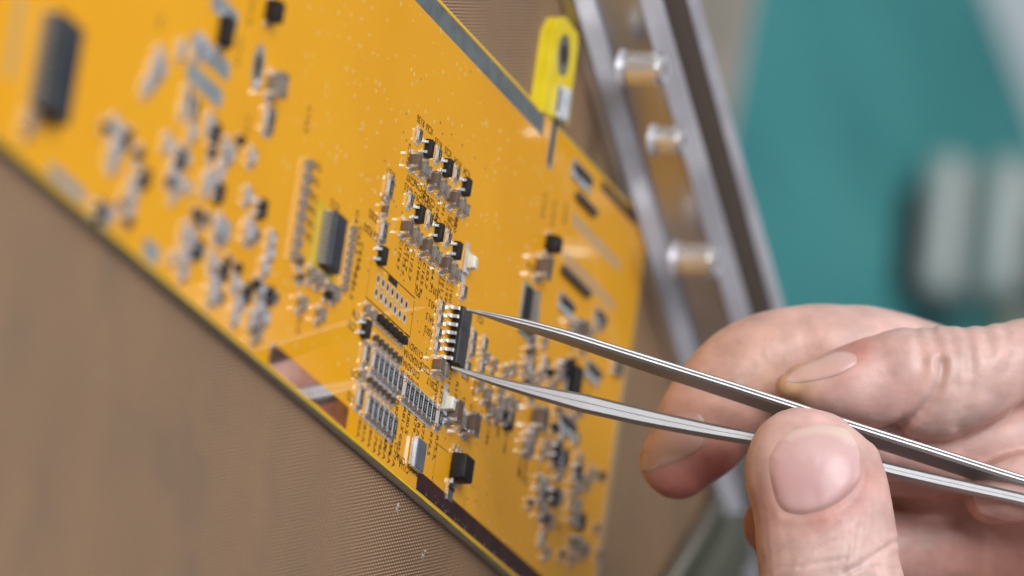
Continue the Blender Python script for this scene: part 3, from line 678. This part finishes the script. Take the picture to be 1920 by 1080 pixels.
def arm(path, w_dir, upper):
    """path: (px, py, dz, thickness mm, width mm) from tip to joint"""
    P = np.array([at3(a, b, c) for a, b, c, _, _ in path]); bm = bmesh.new(); prev = None; n = len(P)
    # densify
    t = np.arange(n); tt = np.linspace(0, n - 1, (n - 1) * 6 + 1)
    P = np.stack([np.interp(tt, t, P[:, k]) for k in range(3)], 1); TT = np.interp(tt, t, [q[3] for q in path]); WW = np.interp(tt, t, [q[4] for q in path])
    for _ in range(8): P[1:-1] = (P[:-2] + 2 * P[1:-1] + P[2:]) / 4
    for i in range(len(P)):
        a, b = P[max(0, i - 1)], P[min(len(P) - 1, i + 1)]; tg = (b - a) / np.linalg.norm(b - a)
        w = w_dir - tg * (w_dir @ tg); w /= np.linalg.norm(w); th = np.cross(w, tg); th /= np.linalg.norm(th)
        T, W = TT[i], WW[i]; c = min(.36 * T, .55)
        g = (.11 if upper else .02) * T; sec = [(-T / 2, -W / 2 + c), (-T / 2 + c * .7, -W / 2), (-g, -W / 2), (0, -W / 2 + 2 * g), (g, -W / 2), (T / 2 - c * .7, -W / 2), (T / 2, -W / 2 + c), (T / 2, W / 2 - c), (T / 2 - c, W / 2), (-T / 2 + c, W / 2), (-T / 2, W / 2 - c)]
        NS = len(sec); cur = [bm.verts.new(tuple(((P[i] + th * x + w * y) - tw_inv) * S)) for x, y in sec]
        if prev:
            for k in range(NS): bm.faces.new((prev[k], prev[(k + 1) % NS], cur[(k + 1) % NS], cur[k]))
        else: bm.faces.new(cur)
        prev = cur
    bm.faces.new(prev[::-1]); bmesh.ops.recalc_face_normals(bm, faces=bm.faces[:])
    return link("arm", finish(bm, "arm", steel, smooth=25), tw)
fwd, dn, up = R[2], R[1], R[0]
wd = fwd * .94 + dn * .34
arm([(874, 581, .2, .35, .5), (900, 586, .2, .7, .9), (960, 602, .2, 1.25, 2.0), (1059, 630, .3, 1.35, 3.4), (1204, 679, .5, 1.35, 4.6), (1380, 735, .5, 1.35, 5.2), (1518, 781, .5, 1.35, 5.6), (1610, 812, .5, 1.35, 5.8), (1760, 859, .5, 1.35, 6.0), (1920, 912, .5, 1.35, 6.2), (2150, 975, .5, 1.4, 6.2), (2700, 1120, .5, 1.4, 6.2), (3000, 1200, .5, 1.4, 6.2)], wd, True)
arm([(846, 688, .2, .35, .5), (880, 700, .2, .9, .9), (960, 724, .2, 1.6, 2.0), (1095, 756, .3, 2.6, 3.4), (1204, 782, .5, 2.35, 4.4), (1330, 808, .5, 1.95, 5.0), (1423, 824, .5, 1.65, 5.4), (1560, 853, .5, 1.7, 5.6), (1655, 879, .5, 1.8, 5.8), (1780, 908, .5, 1.8, 6.0), (1920, 938, .4, 1.7, 6.2), (2150, 995, .4, 1.4, 6.2), (2700, 1128, .4, 1.4, 6.2), (3000, 1206, .4, 1.4, 6.2)], fwd * .985 + dn * .09, False)

# ------------------------------------------------------------------ the hand: one continuous skin
BM = bmesh.new()
def mm_px(r, dz): return r * (ZF + dz) / F_PX
def cr(P, k):
    P = np.vstack([2 * P[0] - P[1], P, 2 * P[-1] - P[-2]]); out = []
    for i in range(1, len(P) - 2):
        for j in range(k):
            t = j / k; a, b, c, d = P[i - 1], P[i], P[i + 1], P[i + 2]
            out.append(.5 * ((2 * b) + (c - a) * t + (2 * a - 5 * b + 4 * c - d) * t * t + (3 * b - a - 3 * c + d) * t ** 3))
    out.append(P[-2]); return np.array(out)
def loft(rows, k=5, n=28, sq=2.15, tip=1.0):
    """rows: (px, py, dz, half width px, half depth mm)"""
    A = np.array([[*at3(a, b, c), mm_px(r, c), d] for a, b, c, r, d in rows]); A = cr(A, k)
    P, ra, rb = A[:, :3], np.maximum(A[:, 3], .2), np.maximum(A[:, 4], .2); prev = None
    # round caps at both ends
    def cap(i, sgn):
        j = i + (1 if i == 0 else -1); d = P[i] - P[j]; d /= np.linalg.norm(d)
        return [(P[i] + d * min(ra[i], rb[i]) * (tip if i == 0 else 1.0) * math.sin(q), ra[i] * math.cos(q), rb[i] * math.cos(q), d) for q in (.35, .7, 1.0, 1.25, 1.45)]
    seq = []
    for q in cap(0, -1)[::-1]: seq.append((q[0], q[1], q[2], -q[3]))
    for i in range(len(P)):
        d = P[min(i + 1, len(P) - 1)] - P[max(i - 1, 0)]; seq.append((P[i], ra[i], rb[i], d / np.linalg.norm(d)))
    for q in cap(len(P) - 1, 1): seq.append(q)
    for (p, a, b, tg) in seq:
        dv = fwd - tg * (fwd @ tg); dv /= np.linalg.norm(dv); sv = np.cross(tg, dv); cur = []
        for i in range(n):
            t = 2 * math.pi * i / n; ct, st = math.cos(t), math.sin(t)
            x = math.copysign(abs(ct) ** (2 / sq), ct); y = math.copysign(abs(st) ** (2 / sq), st)
            cur.append(BM.verts.new(tuple((p + sv * a * x + dv * b * y) * S)))
        if prev:
            for i in range(n): BM.faces.new((prev[i], prev[(i + 1) % n], cur[(i + 1) % n], cur[i]))
        else: BM.faces.new(cur[::-1])
        prev = cur
    BM.faces.new(prev)
# thumb
loft([(1532, 793, -7.0, 66, 4.2), (1529, 806, -7.4, 92, 5.4), (1526, 826, -7.8, 112, 6.3), (1525, 855, -8.3, 126, 7.1), (1527, 890, -8.8, 130, 7.7), (1541, 945, -9.2, 131, 8.2), (1550, 1015, -9.6, 133, 8.5), (1557, 1080, -10, 134, 8.8), (1572, 1170, -10, 150, 9.6), (1610, 1300, -8, 165, 10.5), (1690, 1450, -2, 190, 12), (1800, 1640, 6, 240, 15)], sq=2.3, tip=.3)
# index finger
loft([(1478, 724, 3.5, 24, 2.6), (1500, 721, 4.0, 40, 3.6), (1532, 722, 4.5, 53, 4.6), (1572, 720, 5.0, 67, 5.6), (1618, 717, 5.5, 82, 6.4), (1662, 714, 6.0, 90, 7.0), (1700, 706, 6.0, 93, 7.3), (1745, 717, 6.0, 110, 7.6), (1790, 712, 6.0, 105, 7.8), (1840, 699, 6.5, 92, 7.8), (1890, 680, 8, 77, 7.8), (1960, 668, 11, 76, 8), (2080, 690, 18, 95, 9), (2250, 800, 26, 130, 11), (2350, 980, 26, 160, 13)])
# middle finger, bent behind the tweezers
loft([(1268, 868, 15, 72, 5.2), (1305, 822, 15.5, 90, 6.3), (1352, 757, 16, 100, 7.0), (1415, 700, 17, 104, 7.4), (1500, 672, 18, 100, 7.6), (1570, 664, 18, 96, 7.8), (1640, 655, 20, 80, 8), (1740, 690, 27, 85, 8.2), (1900, 760, 34, 100, 9), (2150, 880, 36, 130, 11), (2350, 1060, 32, 160, 13)])
# ring finger curled below, little finger behind it, palm
loft([(1455, 985, 13, 62, 5.0), (1490, 1010, 14, 84, 6.0), (1560, 1040, 15, 78, 6.8), (1680, 1030, 17, 92, 7.4), (1800, 1020, 20, 100, 8), (1960, 1010, 26, 110, 9), (2200, 1080, 30, 140, 11), (2380, 1180, 26, 170, 13)])
loft([(1480, 1190, 16, 56, 5.0), (1600, 1200, 18, 72, 6.2), (1760, 1200, 20, 82, 6.8), (1960, 1190, 24, 96, 8), (2200, 1240, 26, 130, 11), (2400, 1300, 22, 170, 13)])
loft([(1960, 900, 5, 60, 6), (1905, 915, 5, 66, 6.4), (1865, 925, 6, 58, 5.6)])
loft([(1600, 850, 11, 70, 5), (1740, 855, 12, 84, 6), (1850, 840, 13, 90, 7), (1960, 830, 15, 95, 8), (2150, 850, 20, 110, 9)])
loft([(1740, 940, 20, 120, 8), (1860, 950, 22, 150, 9), (2050, 1000, 26, 180, 10), (2300, 1100, 24, 240, 13)])
loft([(2330, 960, 24, 190, 13), (2300, 1200, 18, 300, 16), (2200, 1500, 12, 330, 18), (2150, 1750, 10, 290, 19), (2230, 2000, 10, 250, 19), (2350, 2300, 10, 240, 20)])
loft([(1760, 1600, 6, 230, 14), (2000, 1600, 10, 300, 18), (2250, 1500, 14, 260, 16)])
me0 = bpy.data.meshes.new("raw"); BM.to_mesh(me0); BM.free()
ho = bpy.data.objects.new("raw", me0); COL.objects.link(ho)
md = ho.modifiers.new("r", 'REMESH'); md.mode = 'VOXEL'; md.voxel_size = .0036; md.adaptivity = 0
ms = ho.modifiers.new("s", 'SMOOTH'); ms.iterations = 12; ms.factor = .5
dg = bpy.context.evaluated_depsgraph_get()
skin_me = bpy.data.meshes.new_from_object(ho.evaluated_get(dg)); bpy.data.objects.remove(ho); skin_me.name = "hand"
N_ = len(skin_me.vertices); co = np.empty(N_ * 3, np.float32); skin_me.vertices.foreach_get("co", co); co = co.reshape(-1, 3).astype(float) / S
no = np.empty(N_ * 3, np.float32); skin_me.vertices.foreach_get("normal", no); no = no.reshape(-1, 3).astype(float)
Q = proj(co); facing = (no @ fwd) < .25
def seg_d(pts):
    d = np.full(N_, 1e9)
    for a, b in zip(pts[:-1], pts[1:]):
        a, b = np.array(a, float), np.array(b, float); ab = b - a; t = np.clip(((Q[:, :2] - a) @ ab) / (ab @ ab), 0, 1)
        d = np.minimum(d, np.hypot(*(Q[:, :2] - (a + t[:, None] * ab)).T))
    return d
disp = np.zeros(N_)
def crease(pts, depth, w, zlim, rim=.4):
    global disp
    d = seg_d(cr(np.array(pts, float), 4) if len(pts) > 2 else pts); ok = facing & (Q[:, 2] > zlim[0]) & (Q[:, 2] < zlim[1])
    g = -depth * np.exp(-(d / w) ** 2) + depth * rim * np.exp(-((d - 2.2 * w) / (1.3 * w)) ** 2)
    disp += np.where(ok, g, 0)
TH_, IX, MD = (-25, -6), (-8, 10), (2, 30)
for pts, dp, w in (([(1680, 1015), (1650, 1034), (1618, 1056), (1585, 1076)], .42, 4.5), ([(1500, 1062), (1545, 1054), (1583, 1048)], .22, 4), ([(1594, 1000), (1590, 1025), (1586, 1046)], .16, 3.5), ([(1612, 984), (1607, 1010), (1604, 1034)], .16, 3.5),
                   ([(1632, 930), (1634, 960), (1628, 998)], .12, 3.5), ([(1572, 984), (1525, 1025), (1498, 1070)], .14, 4), ([(1564, 1014), (1513, 1036)], .12, 3.5), ([(1648, 1036), (1646, 1060), (1655, 1082)], .2, 4), ([(1600, 1066), (1640, 1062), (1684, 1066)], .16, 4),
                   ([(1470, 1030), (1500, 1010), (1530, 1000)], .08, 4), ([(1440, 1075), (1470, 1062), (1500, 1064)], .1, 4), ([(1655, 990), (1650, 1012)], .1, 3.5),
                   ([(1446, 868), (1449, 905), (1462, 945), (1478, 962), (1530, 962), (1578, 940), (1612, 902), (1616, 870)], .26, 6)):
    crease(pts, dp * .5, w * 1.1, TH_)
for pts, dp, w in (([(1655, 812), (1700, 792), (1738, 758), (1762, 715), (1766, 680)], .7, 9), ([(1716, 606), (1722, 640), (1730, 680)], .22, 10), ([(1748, 606), (1757, 640), (1768, 690)], .24, 10), ([(1775, 606), (1790, 650), (1792, 720)], .2, 11), ([(1806, 606), (1819, 660), (1816, 740), (1796, 800)], .26, 11), ([(1845, 606), (1856, 660)], .2, 11), ([(1898, 665), (1882, 705), (1866, 740)], .24, 11), ([(1880, 606), (1888, 640)], .16, 10)):
    crease(pts, dp, w, IX, .25)
fine = np.array([noise.noise(Vector(c * 1.1)) * .03 + noise.noise(Vector(c * .3)) * .10 for c in co])
co2 = co + no * (disp + fine)[:, None]
skin_me.vertices.foreach_set("co", (co2 * S).astype(np.float32).ravel()); skin_me.update()
# skin tones: redder round nail folds and pads, yellower at the index tip; sheen and shade painted in
base = np.array([.645, .42, .375]); colr = np.tile(base, (N_, 1))
def tone(px, py, r, c, k, zl):
    w = k * np.exp(-((Q[:, 0] - px) ** 2 + (Q[:, 1] - py) ** 2) / r ** 2) * ((Q[:, 2] > zl[0]) & (Q[:, 2] < zl[1]))
    colr[:] = colr * (1 - w[:, None]) + np.array(c) * w[:, None]
RED, YEL, SHEEN, PNK = (.50, .13, .10), (.62, .36, .10), (.68, .53, .49), (.66, .40, .37)  # the pale tone paints highlight sheen on the skin
for a in ((1545, 965, 42, RED, .6, TH_), (1625, 900, 36, RED, .5, TH_), (1595, 940, 30, RED, .5, TH_), (1640, 950, 60, PNK, .5, TH_), (1570, 1060, 90, SHEEN, .35, TH_), (1440, 940, 60, RED, .25, TH_), (1530, 780, 45, PNK, .5, TH_),
          (1610, 645, 38, RED, .65, IX), (1590, 690, 34, RED, .5, IX), (1485, 730, 46, YEL, .55, IX), (1640, 750, 90, PNK, .6, IX), (1620, 720, 40, SHEEN, .4, IX), (1800, 740, 70, SHEEN, .4, IX),
          (1350, 880, 90, (.50, .13, .11), .8, MD), (1270, 920, 75, (.54, .17, .14), .7, MD), (1300, 760, 90, (.58, .30, .22), .4, MD), (1400, 700, 140, (.52, .29, .19), .55, MD), (1850, 1000, 180, (.40, .15, .10), .6, (2, 60)), (1430, 1010, 120, (.36, .12, .08), .6, (2, 60))):  # middle finger, palm and ring finger darkened as painted shade
    tone(*a)
at_ = skin_me.color_attributes.new("skin_tone", 'FLOAT_COLOR', 'POINT')
at_.data.foreach_set("color", np.hstack([colr, np.ones((N_, 1))]).astype(np.float32).ravel())
skin = mat("skin", (.5, .28, .2), .44, Subsurface_Weight=.45, Subsurface_Scale=.013, Specular_IOR_Level=.5)
skin.node_tree.nodes["Principled BSDF"].inputs["Subsurface Radius"].default_value = (1.0, .45, .3)
def skin_nodes(M):
    N, L, b = nodes(M); nt = M.node_tree
    at = add(nt, "ShaderNodeAttribute"); at.attribute_name = "skin_tone"
    tc = add(nt, "ShaderNodeTexCoord"); n = add(nt, "ShaderNodeTexNoise"); n.inputs["Scale"].default_value = 22; n.inputs["Detail"].default_value = 5; L.new(tc.outputs["Object"], n.inputs["Vector"])
    hs = add(nt, "ShaderNodeHueSaturation"); mr = add(nt, "ShaderNodeMapRange"); mr.inputs["To Min"].default_value = .82; mr.inputs["To Max"].default_value = 1.16; mr.inputs["From Min"].default_value = .3; mr.inputs["From Max"].default_value = .7
    L.new(n.outputs["Fac"], mr.inputs["Value"]); L.new(mr.outputs["Result"], hs.inputs["Value"]); L.new(at.outputs["Color"], hs.inputs["Color"]); L.new(hs.outputs["Color"], b.inputs["Base Color"])
    vo = add(nt, "ShaderNodeTexVoronoi"); vo.inputs["Scale"].default_value = 190; L.new(tc.outputs["Object"], vo.inputs["Vector"])
    n2 = add(nt, "ShaderNodeTexNoise"); n2.inputs["Scale"].default_value = 90; n2.inputs["Detail"].default_value = 3; L.new(tc.outputs["Object"], n2.inputs["Vector"])
    sm = math_n(nt, 'ADD', math_n(nt, 'MULTIPLY', vo.outputs["Distance"], .5), n2.outputs["Fac"])
    bp = add(nt, "ShaderNodeBump"); bp.inputs["Strength"].default_value = .22; bp.inputs["Distance"].default_value = .001; L.new(sm, bp.inputs["Height"]); L.new(bp.outputs["Normal"], b.inputs["Normal"])
skin_nodes(skin)
skin_me.materials.clear(); skin_me.materials.append(skin); skin_me.shade_smooth()
hand = link("hand", skin_me); hand["label"] = "bare adult hand pinching the steel tweezers between thumb and bent fingers"; hand["category"] = "hand"
bvh = BVHTree.FromPolygons([Vector(c * S) for c in co2], [tuple(p.vertices) for p in skin_me.polygons])
def nail(poly, lift, m_cols, free_dir, zl, rough=.3):
    """a fingernail laid on the skin: outline in view coordinates, real thickness, edges tucked in"""
    P = cr(np.array(poly + [poly[0]], float), 8)[:-1]; c = P.mean(0); n = len(P); RR = [0, .2, .4, .6, .75, .87, .95, 1.0, 1.05]
    hts = [1, 1, 1, .98, .92, .76, .5, .15, -.3]; bm = bmesh.new(); rings = []; cl = []; orig = Vector(CAM * S)
    def hit(q):
        d = Vector(at3(q[0], q[1]) * S) - orig; d.normalize(); h = bvh.ray_cast(orig, d); return h
    hc_ = hit(c); nc = hc_[1] if hc_[1].dot(Vector(fwd)) < 0 else -hc_[1]
    fd = np.array(free_dir, float); fd /= np.linalg.norm(fd); ext = ((P - c) @ fd)
    for r_, hh in zip(RR, hts):
        ring = []
        for q in (P if r_ > 0 else P[:1]):
            qq = c + (q - c) * r_; h = hit(qq)
            loc = h[0] if h[0] is not None and (h[0] - hc_[0]).length < 14 * S else hc_[0]
            nn = h[1] if h[1] is not None else nc
            if nn.dot(Vector(fwd)) > 0: nn = -nn
            nn = (nn * .5 + nc * .5).normalized()
            v = bm.verts.new(loc + nn * lift * S * hh); ring.append(v)
            s = ((qq - c) @ fd); s = (s - ext.min()) / (ext.max() - ext.min() + 1e-9)
            a = np.array(m_cols[0]) * (1 - s) + np.array(m_cols[1]) * s
            lun = np.exp(-((s - .10) / .16) ** 2) * .5; a = a * (1 - lun) + np.array((.66, .46, .43)) * lun
            if s > .80 and r_ > .85: a = a * .3 + np.array((.70, .54, .46)) * .7
            if s < .45 and r_ > .93: a = a * .7 + np.array((.45, .19, .15)) * .3
            cl.append((*a, 1))
        rings.append(ring)
    for k in range(n): bm.faces.new((rings[0][0], rings[1][k], rings[1][(k + 1) % n]))
    for a, b in zip(rings[1:-1], rings[2:]):
        for k in range(n): bm.faces.new((a[k], b[k], b[(k + 1) % n], a[(k + 1) % n]))
    bmesh.ops.recalc_face_normals(bm, faces=bm.faces[:])
    me = bpy.data.meshes.new("fingernail"); bm.to_mesh(me); bm.free(); me.shade_smooth()
    ca = me.color_attributes.new("nail_tone", 'FLOAT_COLOR', 'POINT'); ca.data.foreach_set("color", np.array(cl, np.float32).ravel())
    M = mat("fingernail", (.6, .36, .32), .36, Subsurface_Weight=.2, Subsurface_Scale=.01, Coat_Weight=.12, Coat_Roughness=.3)
    if not M.node_tree.nodes.get("nt"):
        a = add(M.node_tree, "ShaderNodeAttribute"); a.name = "nt"; a.attribute_name = "nail_tone"; M.node_tree.links.new(a.outputs["Color"], M.node_tree.nodes["Principled BSDF"].inputs["Base Color"])
    me.materials.append(M)
    return link("fingernail", me, hand)
nail([(1536, 797), (1480, 812), (1448, 850), (1443, 875), (1450, 915), (1462, 948), (1490, 962), (1530, 958), (1575, 938), (1608, 902), (1611, 870), (1606, 835), (1585, 806)], .38, ((.62, .34, .35), (.64, .43, .41)), (.05, -1), TH_)
nail([(1469, 716), (1492, 694), (1530, 676), (1570, 660), (1600, 664), (1604, 682), (1580, 700), (1540, 712), (1500, 718)], .3, ((.64, .40, .38), (.64, .43, .34)), (-1, .45), IX)
nail([(1203, 888), (1205, 858), (1228, 812), (1264, 778), (1306, 775), (1324, 800), (1320, 834), (1288, 858), (1240, 876)], .3, ((.56, .33, .25), (.58, .36, .27)), (-1, .8), MD)

# ------------------------------------------------------------------ polished aluminium rail behind the board
alu = mat("polished_aluminium", (.8, .79, .79), .2, 1.0); noise_mix(alu, (.72, .71, .71), (.86, .85, .85), 8, rough=(.34, .48))
A, B = on(1048, 0, TZ), on(1238, 640, TZ)
ax = (B - A) / np.linalg.norm(B - A); bx = np.array([-ax[1], ax[0], 0])
if bx @ far_h < 0: bx = -bx
A0 = A - ax * 90; LEN = 330
rail = thing("aluminium_rail", "long polished aluminium rail with three upright studs, lying behind the orange board", "metal rail", tuple(A0))
rot = math.atan2(ax[1], ax[0])
def prof(name, poly, mat_=alu, x0=0, x1=LEN, bev=.5, **k):
    """profile (b, z) run along the rail"""
    bm = bmesh.new(); n = len(poly); sgn = 1 if (bx[0] * -ax[1] + bx[1] * ax[0]) > 0 else -1
    v0 = [bm.verts.new((x0 * S, sgn * b * S, z * S)) for b, z in poly]; v1 = [bm.verts.new((x1 * S, sgn * b * S, z * S)) for b, z in poly]
    bm.faces.new(v0); bm.faces.new(v1[::-1]); lo = []
    for i in range(n): lo.append(bm.faces.new((v0[i], v0[(i + 1) % n], v1[(i + 1) % n], v1[i])))
    bmesh.ops.recalc_face_normals(bm, faces=bm.faces[:])
    es = [e for e in bm.edges if abs(e.verts[0].co.x - e.verts[1].co.x) > .01]
    bmesh.ops.bevel(bm, geom=es, offset=bev * S, segments=3, affect='EDGES')
    return link(name, finish(bm, name, mat_, smooth=35), rail, (0, 0, 0), **k)
highlight_m = mat("painted_edge_highlight", (.66, .655, .72), .3, .35, Specular_IOR_Level=.6); noise_mix(highlight_m, (.56, .555, .61), (.76, .755, .83), 9, rough=(.22, .42))  # pale colour paints the bright highlights on rail edges and stud ends
prof("front_lip", [(0, 0), (2.6, 0), (2.6, 2.4), (0, 2.4)], bev=.3)
prof("highlight_band", [(-.2, 2.45), (3.0, 2.45), (3.0, 4.6), (2.2, 4.6)], highlight_m, bev=.2)
prof("base_plate", [(3.05, 0), (16, 0), (16, .8), (3.05, .8)], bev=.1)
satin = mat("satin_aluminium", (.62, .60, .60), .3, .8); noise_mix(satin, (.54, .52, .51), (.72, .70, .70), 6, rough=(.24, .4))
prof("near_wall", [(3.3, .82), (4.9, .82), (4.9, 11.6), (3.3, 11.6)], satin, bev=.2)
prof("highlight_band", [(2.7, 11.65), (5.6, 11.65), (5.6, 14.2), (5.0, 14.2)], highlight_m, bev=.2)
prof("far_wall", [(10, .82), (11.4, .82), (11.4, 16.2), (10, 16.2)], mat("brown_reflection_metal", (.40, .33, .28), .5, .5), bev=.15)  # brown reflection of the cloth put into the wall's colour
prof("highlight_band", [(9.6, 16.25), (11.5, 16.25), (11.5, 17.5), (11.0, 17.5)], highlight_m, bev=.1)
for o in rail.children: o.rotation_euler.z = rot
def stud(px, py, r, h):
    q = on(px, py, TZ + 14.2)
    bm = bmesh.new(); cyl(bm, (0, 0, 0), r, h, 28); bmesh.ops.bevel(bm, geom=[e for e in bm.edges if len(e.link_faces) == 2 and e.calc_face_angle() > 1], offset=.8 * S, segments=4, affect='EDGES')
    loc = np.array([q[0], q[1], TZ + 14.8 - h]) - A0
    acr = mat("clear_acrylic", (.93, .92, .90), .18, 0.0, Transmission_Weight=.75, IOR=1.45); o = link("stud", finish(bm, "stud", mat("bright_stud_metal", (.78, .77, .76), .2, .75), smooth=40), rail, loc)
    bm = bmesh.new(); annulus(bm, (0, 0), r * .45, r * .85, h + .02, 24); link("stud_rim", finish(bm, "stud_rim", highlight_m), o)
    bm = bmesh.new(); cyl(bm, (0, 0, -.6), r * 1.12, .9, 24, r2=r); link("stud_flange", finish(bm, "stud_flange", highlight_m), o)
stud(1240, 130, 2.7, 6.4); stud(1276, 264, 2.3, 4.6); stud(1338, 490, 2.7, 6.4)

# ------------------------------------------------------------------ blurred things further back
plate_m = mat("pale_grey_plastic", (.36, .32, .27), .4); noise_mix(plate_m, (.30, .27, .23), (.42, .38, .33), 6)
q4 = [on(*p, ZM) for p in ((1200, -90), (1414, -90), (1345, 300), (1240, 300))]
pl = thing("plastic_plate", "pale grey-brown plate lying on the teal mat behind the top of the rail", "plate", tuple(q4[0]))
bm = bmesh.new(); prism(bm, [tuple((q - q4[0])[:2]) for q in q4][::-1], 0, 1.6, bev=.3); link("panel", finish(bm, "panel", plate_m), pl)
bm = bmesh.new(); d_ = q4[2] - q4[1]; L_ = np.linalg.norm(d_); box(bm, (L_ / 2, 0, .9), (L_, 1.6, 1.7), .3, seg=2); o = link("rim", finish(bm, "rim", mat("pinkish_rim", (.62, .52, .50), .4)), pl, (q4[1] - q4[0])); o.rotation_euler.z = math.atan2(d_[1], d_[0])
sheet_m = mat("pale_blue_plastic", (.70, .80, .86), .4)
q4 = [on(*p, ZM) for p in ((1822, -60), (2300, -60), (2300, 300), (1950, 270), (1905, 150))]
ps = thing("plastic_sheet", "pale blue-white sheet lying on the teal mat beyond the grey housing", "sheet", tuple(q4[0]))
bm = bmesh.new(); prism(bm, [tuple((q - q4[0])[:2]) for q in q4][::-1], 0, 1.0, bev=.2); link("panel", finish(bm, "panel", sheet_m), ps)
# grey ribbed housing on a black base that doubles as its painted contact shadow
house = mat("grey_painted_metal", (.44, .48, .46), .45, .1); noise_mix(house, (.38, .42, .40), (.48, .52, .51), 5, rough=(.28, .45))
c0 = on(1712, 285, ZM); c1 = on(1688, 556, ZM)
axh = (c1 - c0); Lh = np.linalg.norm(axh); rz = math.atan2(axh[1], axh[0])
mh = thing("machine_housing", "grey ribbed metal housing on a black base that includes its contact shade standing behind the hand", "machine", (c0[0], c0[1], ZM))
def hpart(name, y0, y1, z0, z1, m_, bev, x0=0, x1=Lh):
    bm = bmesh.new(); box(bm, ((x0 + x1) / 2, (y0 + y1) / 2, (z0 + z1) / 2), (x1 - x0, y1 - y0, z1 - z0), bev, seg=4)
    o = link(name, finish(bm, name, m_, smooth=40), mh); o.rotation_euler.z = rz
hpart("shade_foot", -8, 34, 0, 3.0, epoxy, .8, 10, Lh)
hpart("rib", -4, 16, 3.3, 13, house, 4.0); hpart("recess", -1, 30, 13.1, 17, mat("grey_green_panel", (.22, .26, .25), .5), 1.0, 3); hpart("rib", -3, 16, 17.1, 27, house, 3.6, 0, Lh); hpart("dark_panel", 1, 30, 27.1, 46, epoxy_grey, 1.0, 12)
yellow_m = mat("yellow_tape", (.78, .52, .10), .45)
q = on(1922, 618, ZM + 4.5)
tp = thing("tape_roll", "small yellow roll with a pale rim beside the grey housing", "tape roll", (q[0], q[1], ZM))
zt = q[2] - ZM
bm = bmesh.new(); cyl(bm, (0, 0, 0), 5.6, zt - 1.5, 32); link("tape", finish(bm, "tape", yellow_m, smooth=40), tp)
bm = bmesh.new(); cyl(bm, (0, 0, zt - 1.45), 6.2, 1.6, 32); link("rim", finish(bm, "rim", ceramic, smooth=40), tp)
# metal clip lying in the shade under the hand
A1, B1 = on(1335, 930, TZ), on(1225, 1110, TZ)
cl_ = thing("metal_clip", "rounded bright metal clip lying on the cloth below the fingertips", "clip", tuple(B1))
d = A1 - B1; Lc = np.linalg.norm(d[:2]); bm = bmesh.new(); box(bm, (Lc / 2, 0, 1.6), (Lc, 3.0, 3.0), 1.2, seg=4); o = link("clip_bar", finish(bm, "clip_bar", mat("dull_dark_steel", (.30, .29, .25), .4, .8), smooth=50), cl_); o.rotation_euler.z = math.atan2(d[1], d[0])
bm = bmesh.new(); box(bm, (Lc / 2, -7, 3.0), (Lc, 9, 6), .8, seg=3); o = link("clip_jaw", finish(bm, "clip_jaw", mat("dark_green_grey", (.10, .105, .08), .45), smooth=50), cl_); o.rotation_euler.z = math.atan2(d[1], d[0])
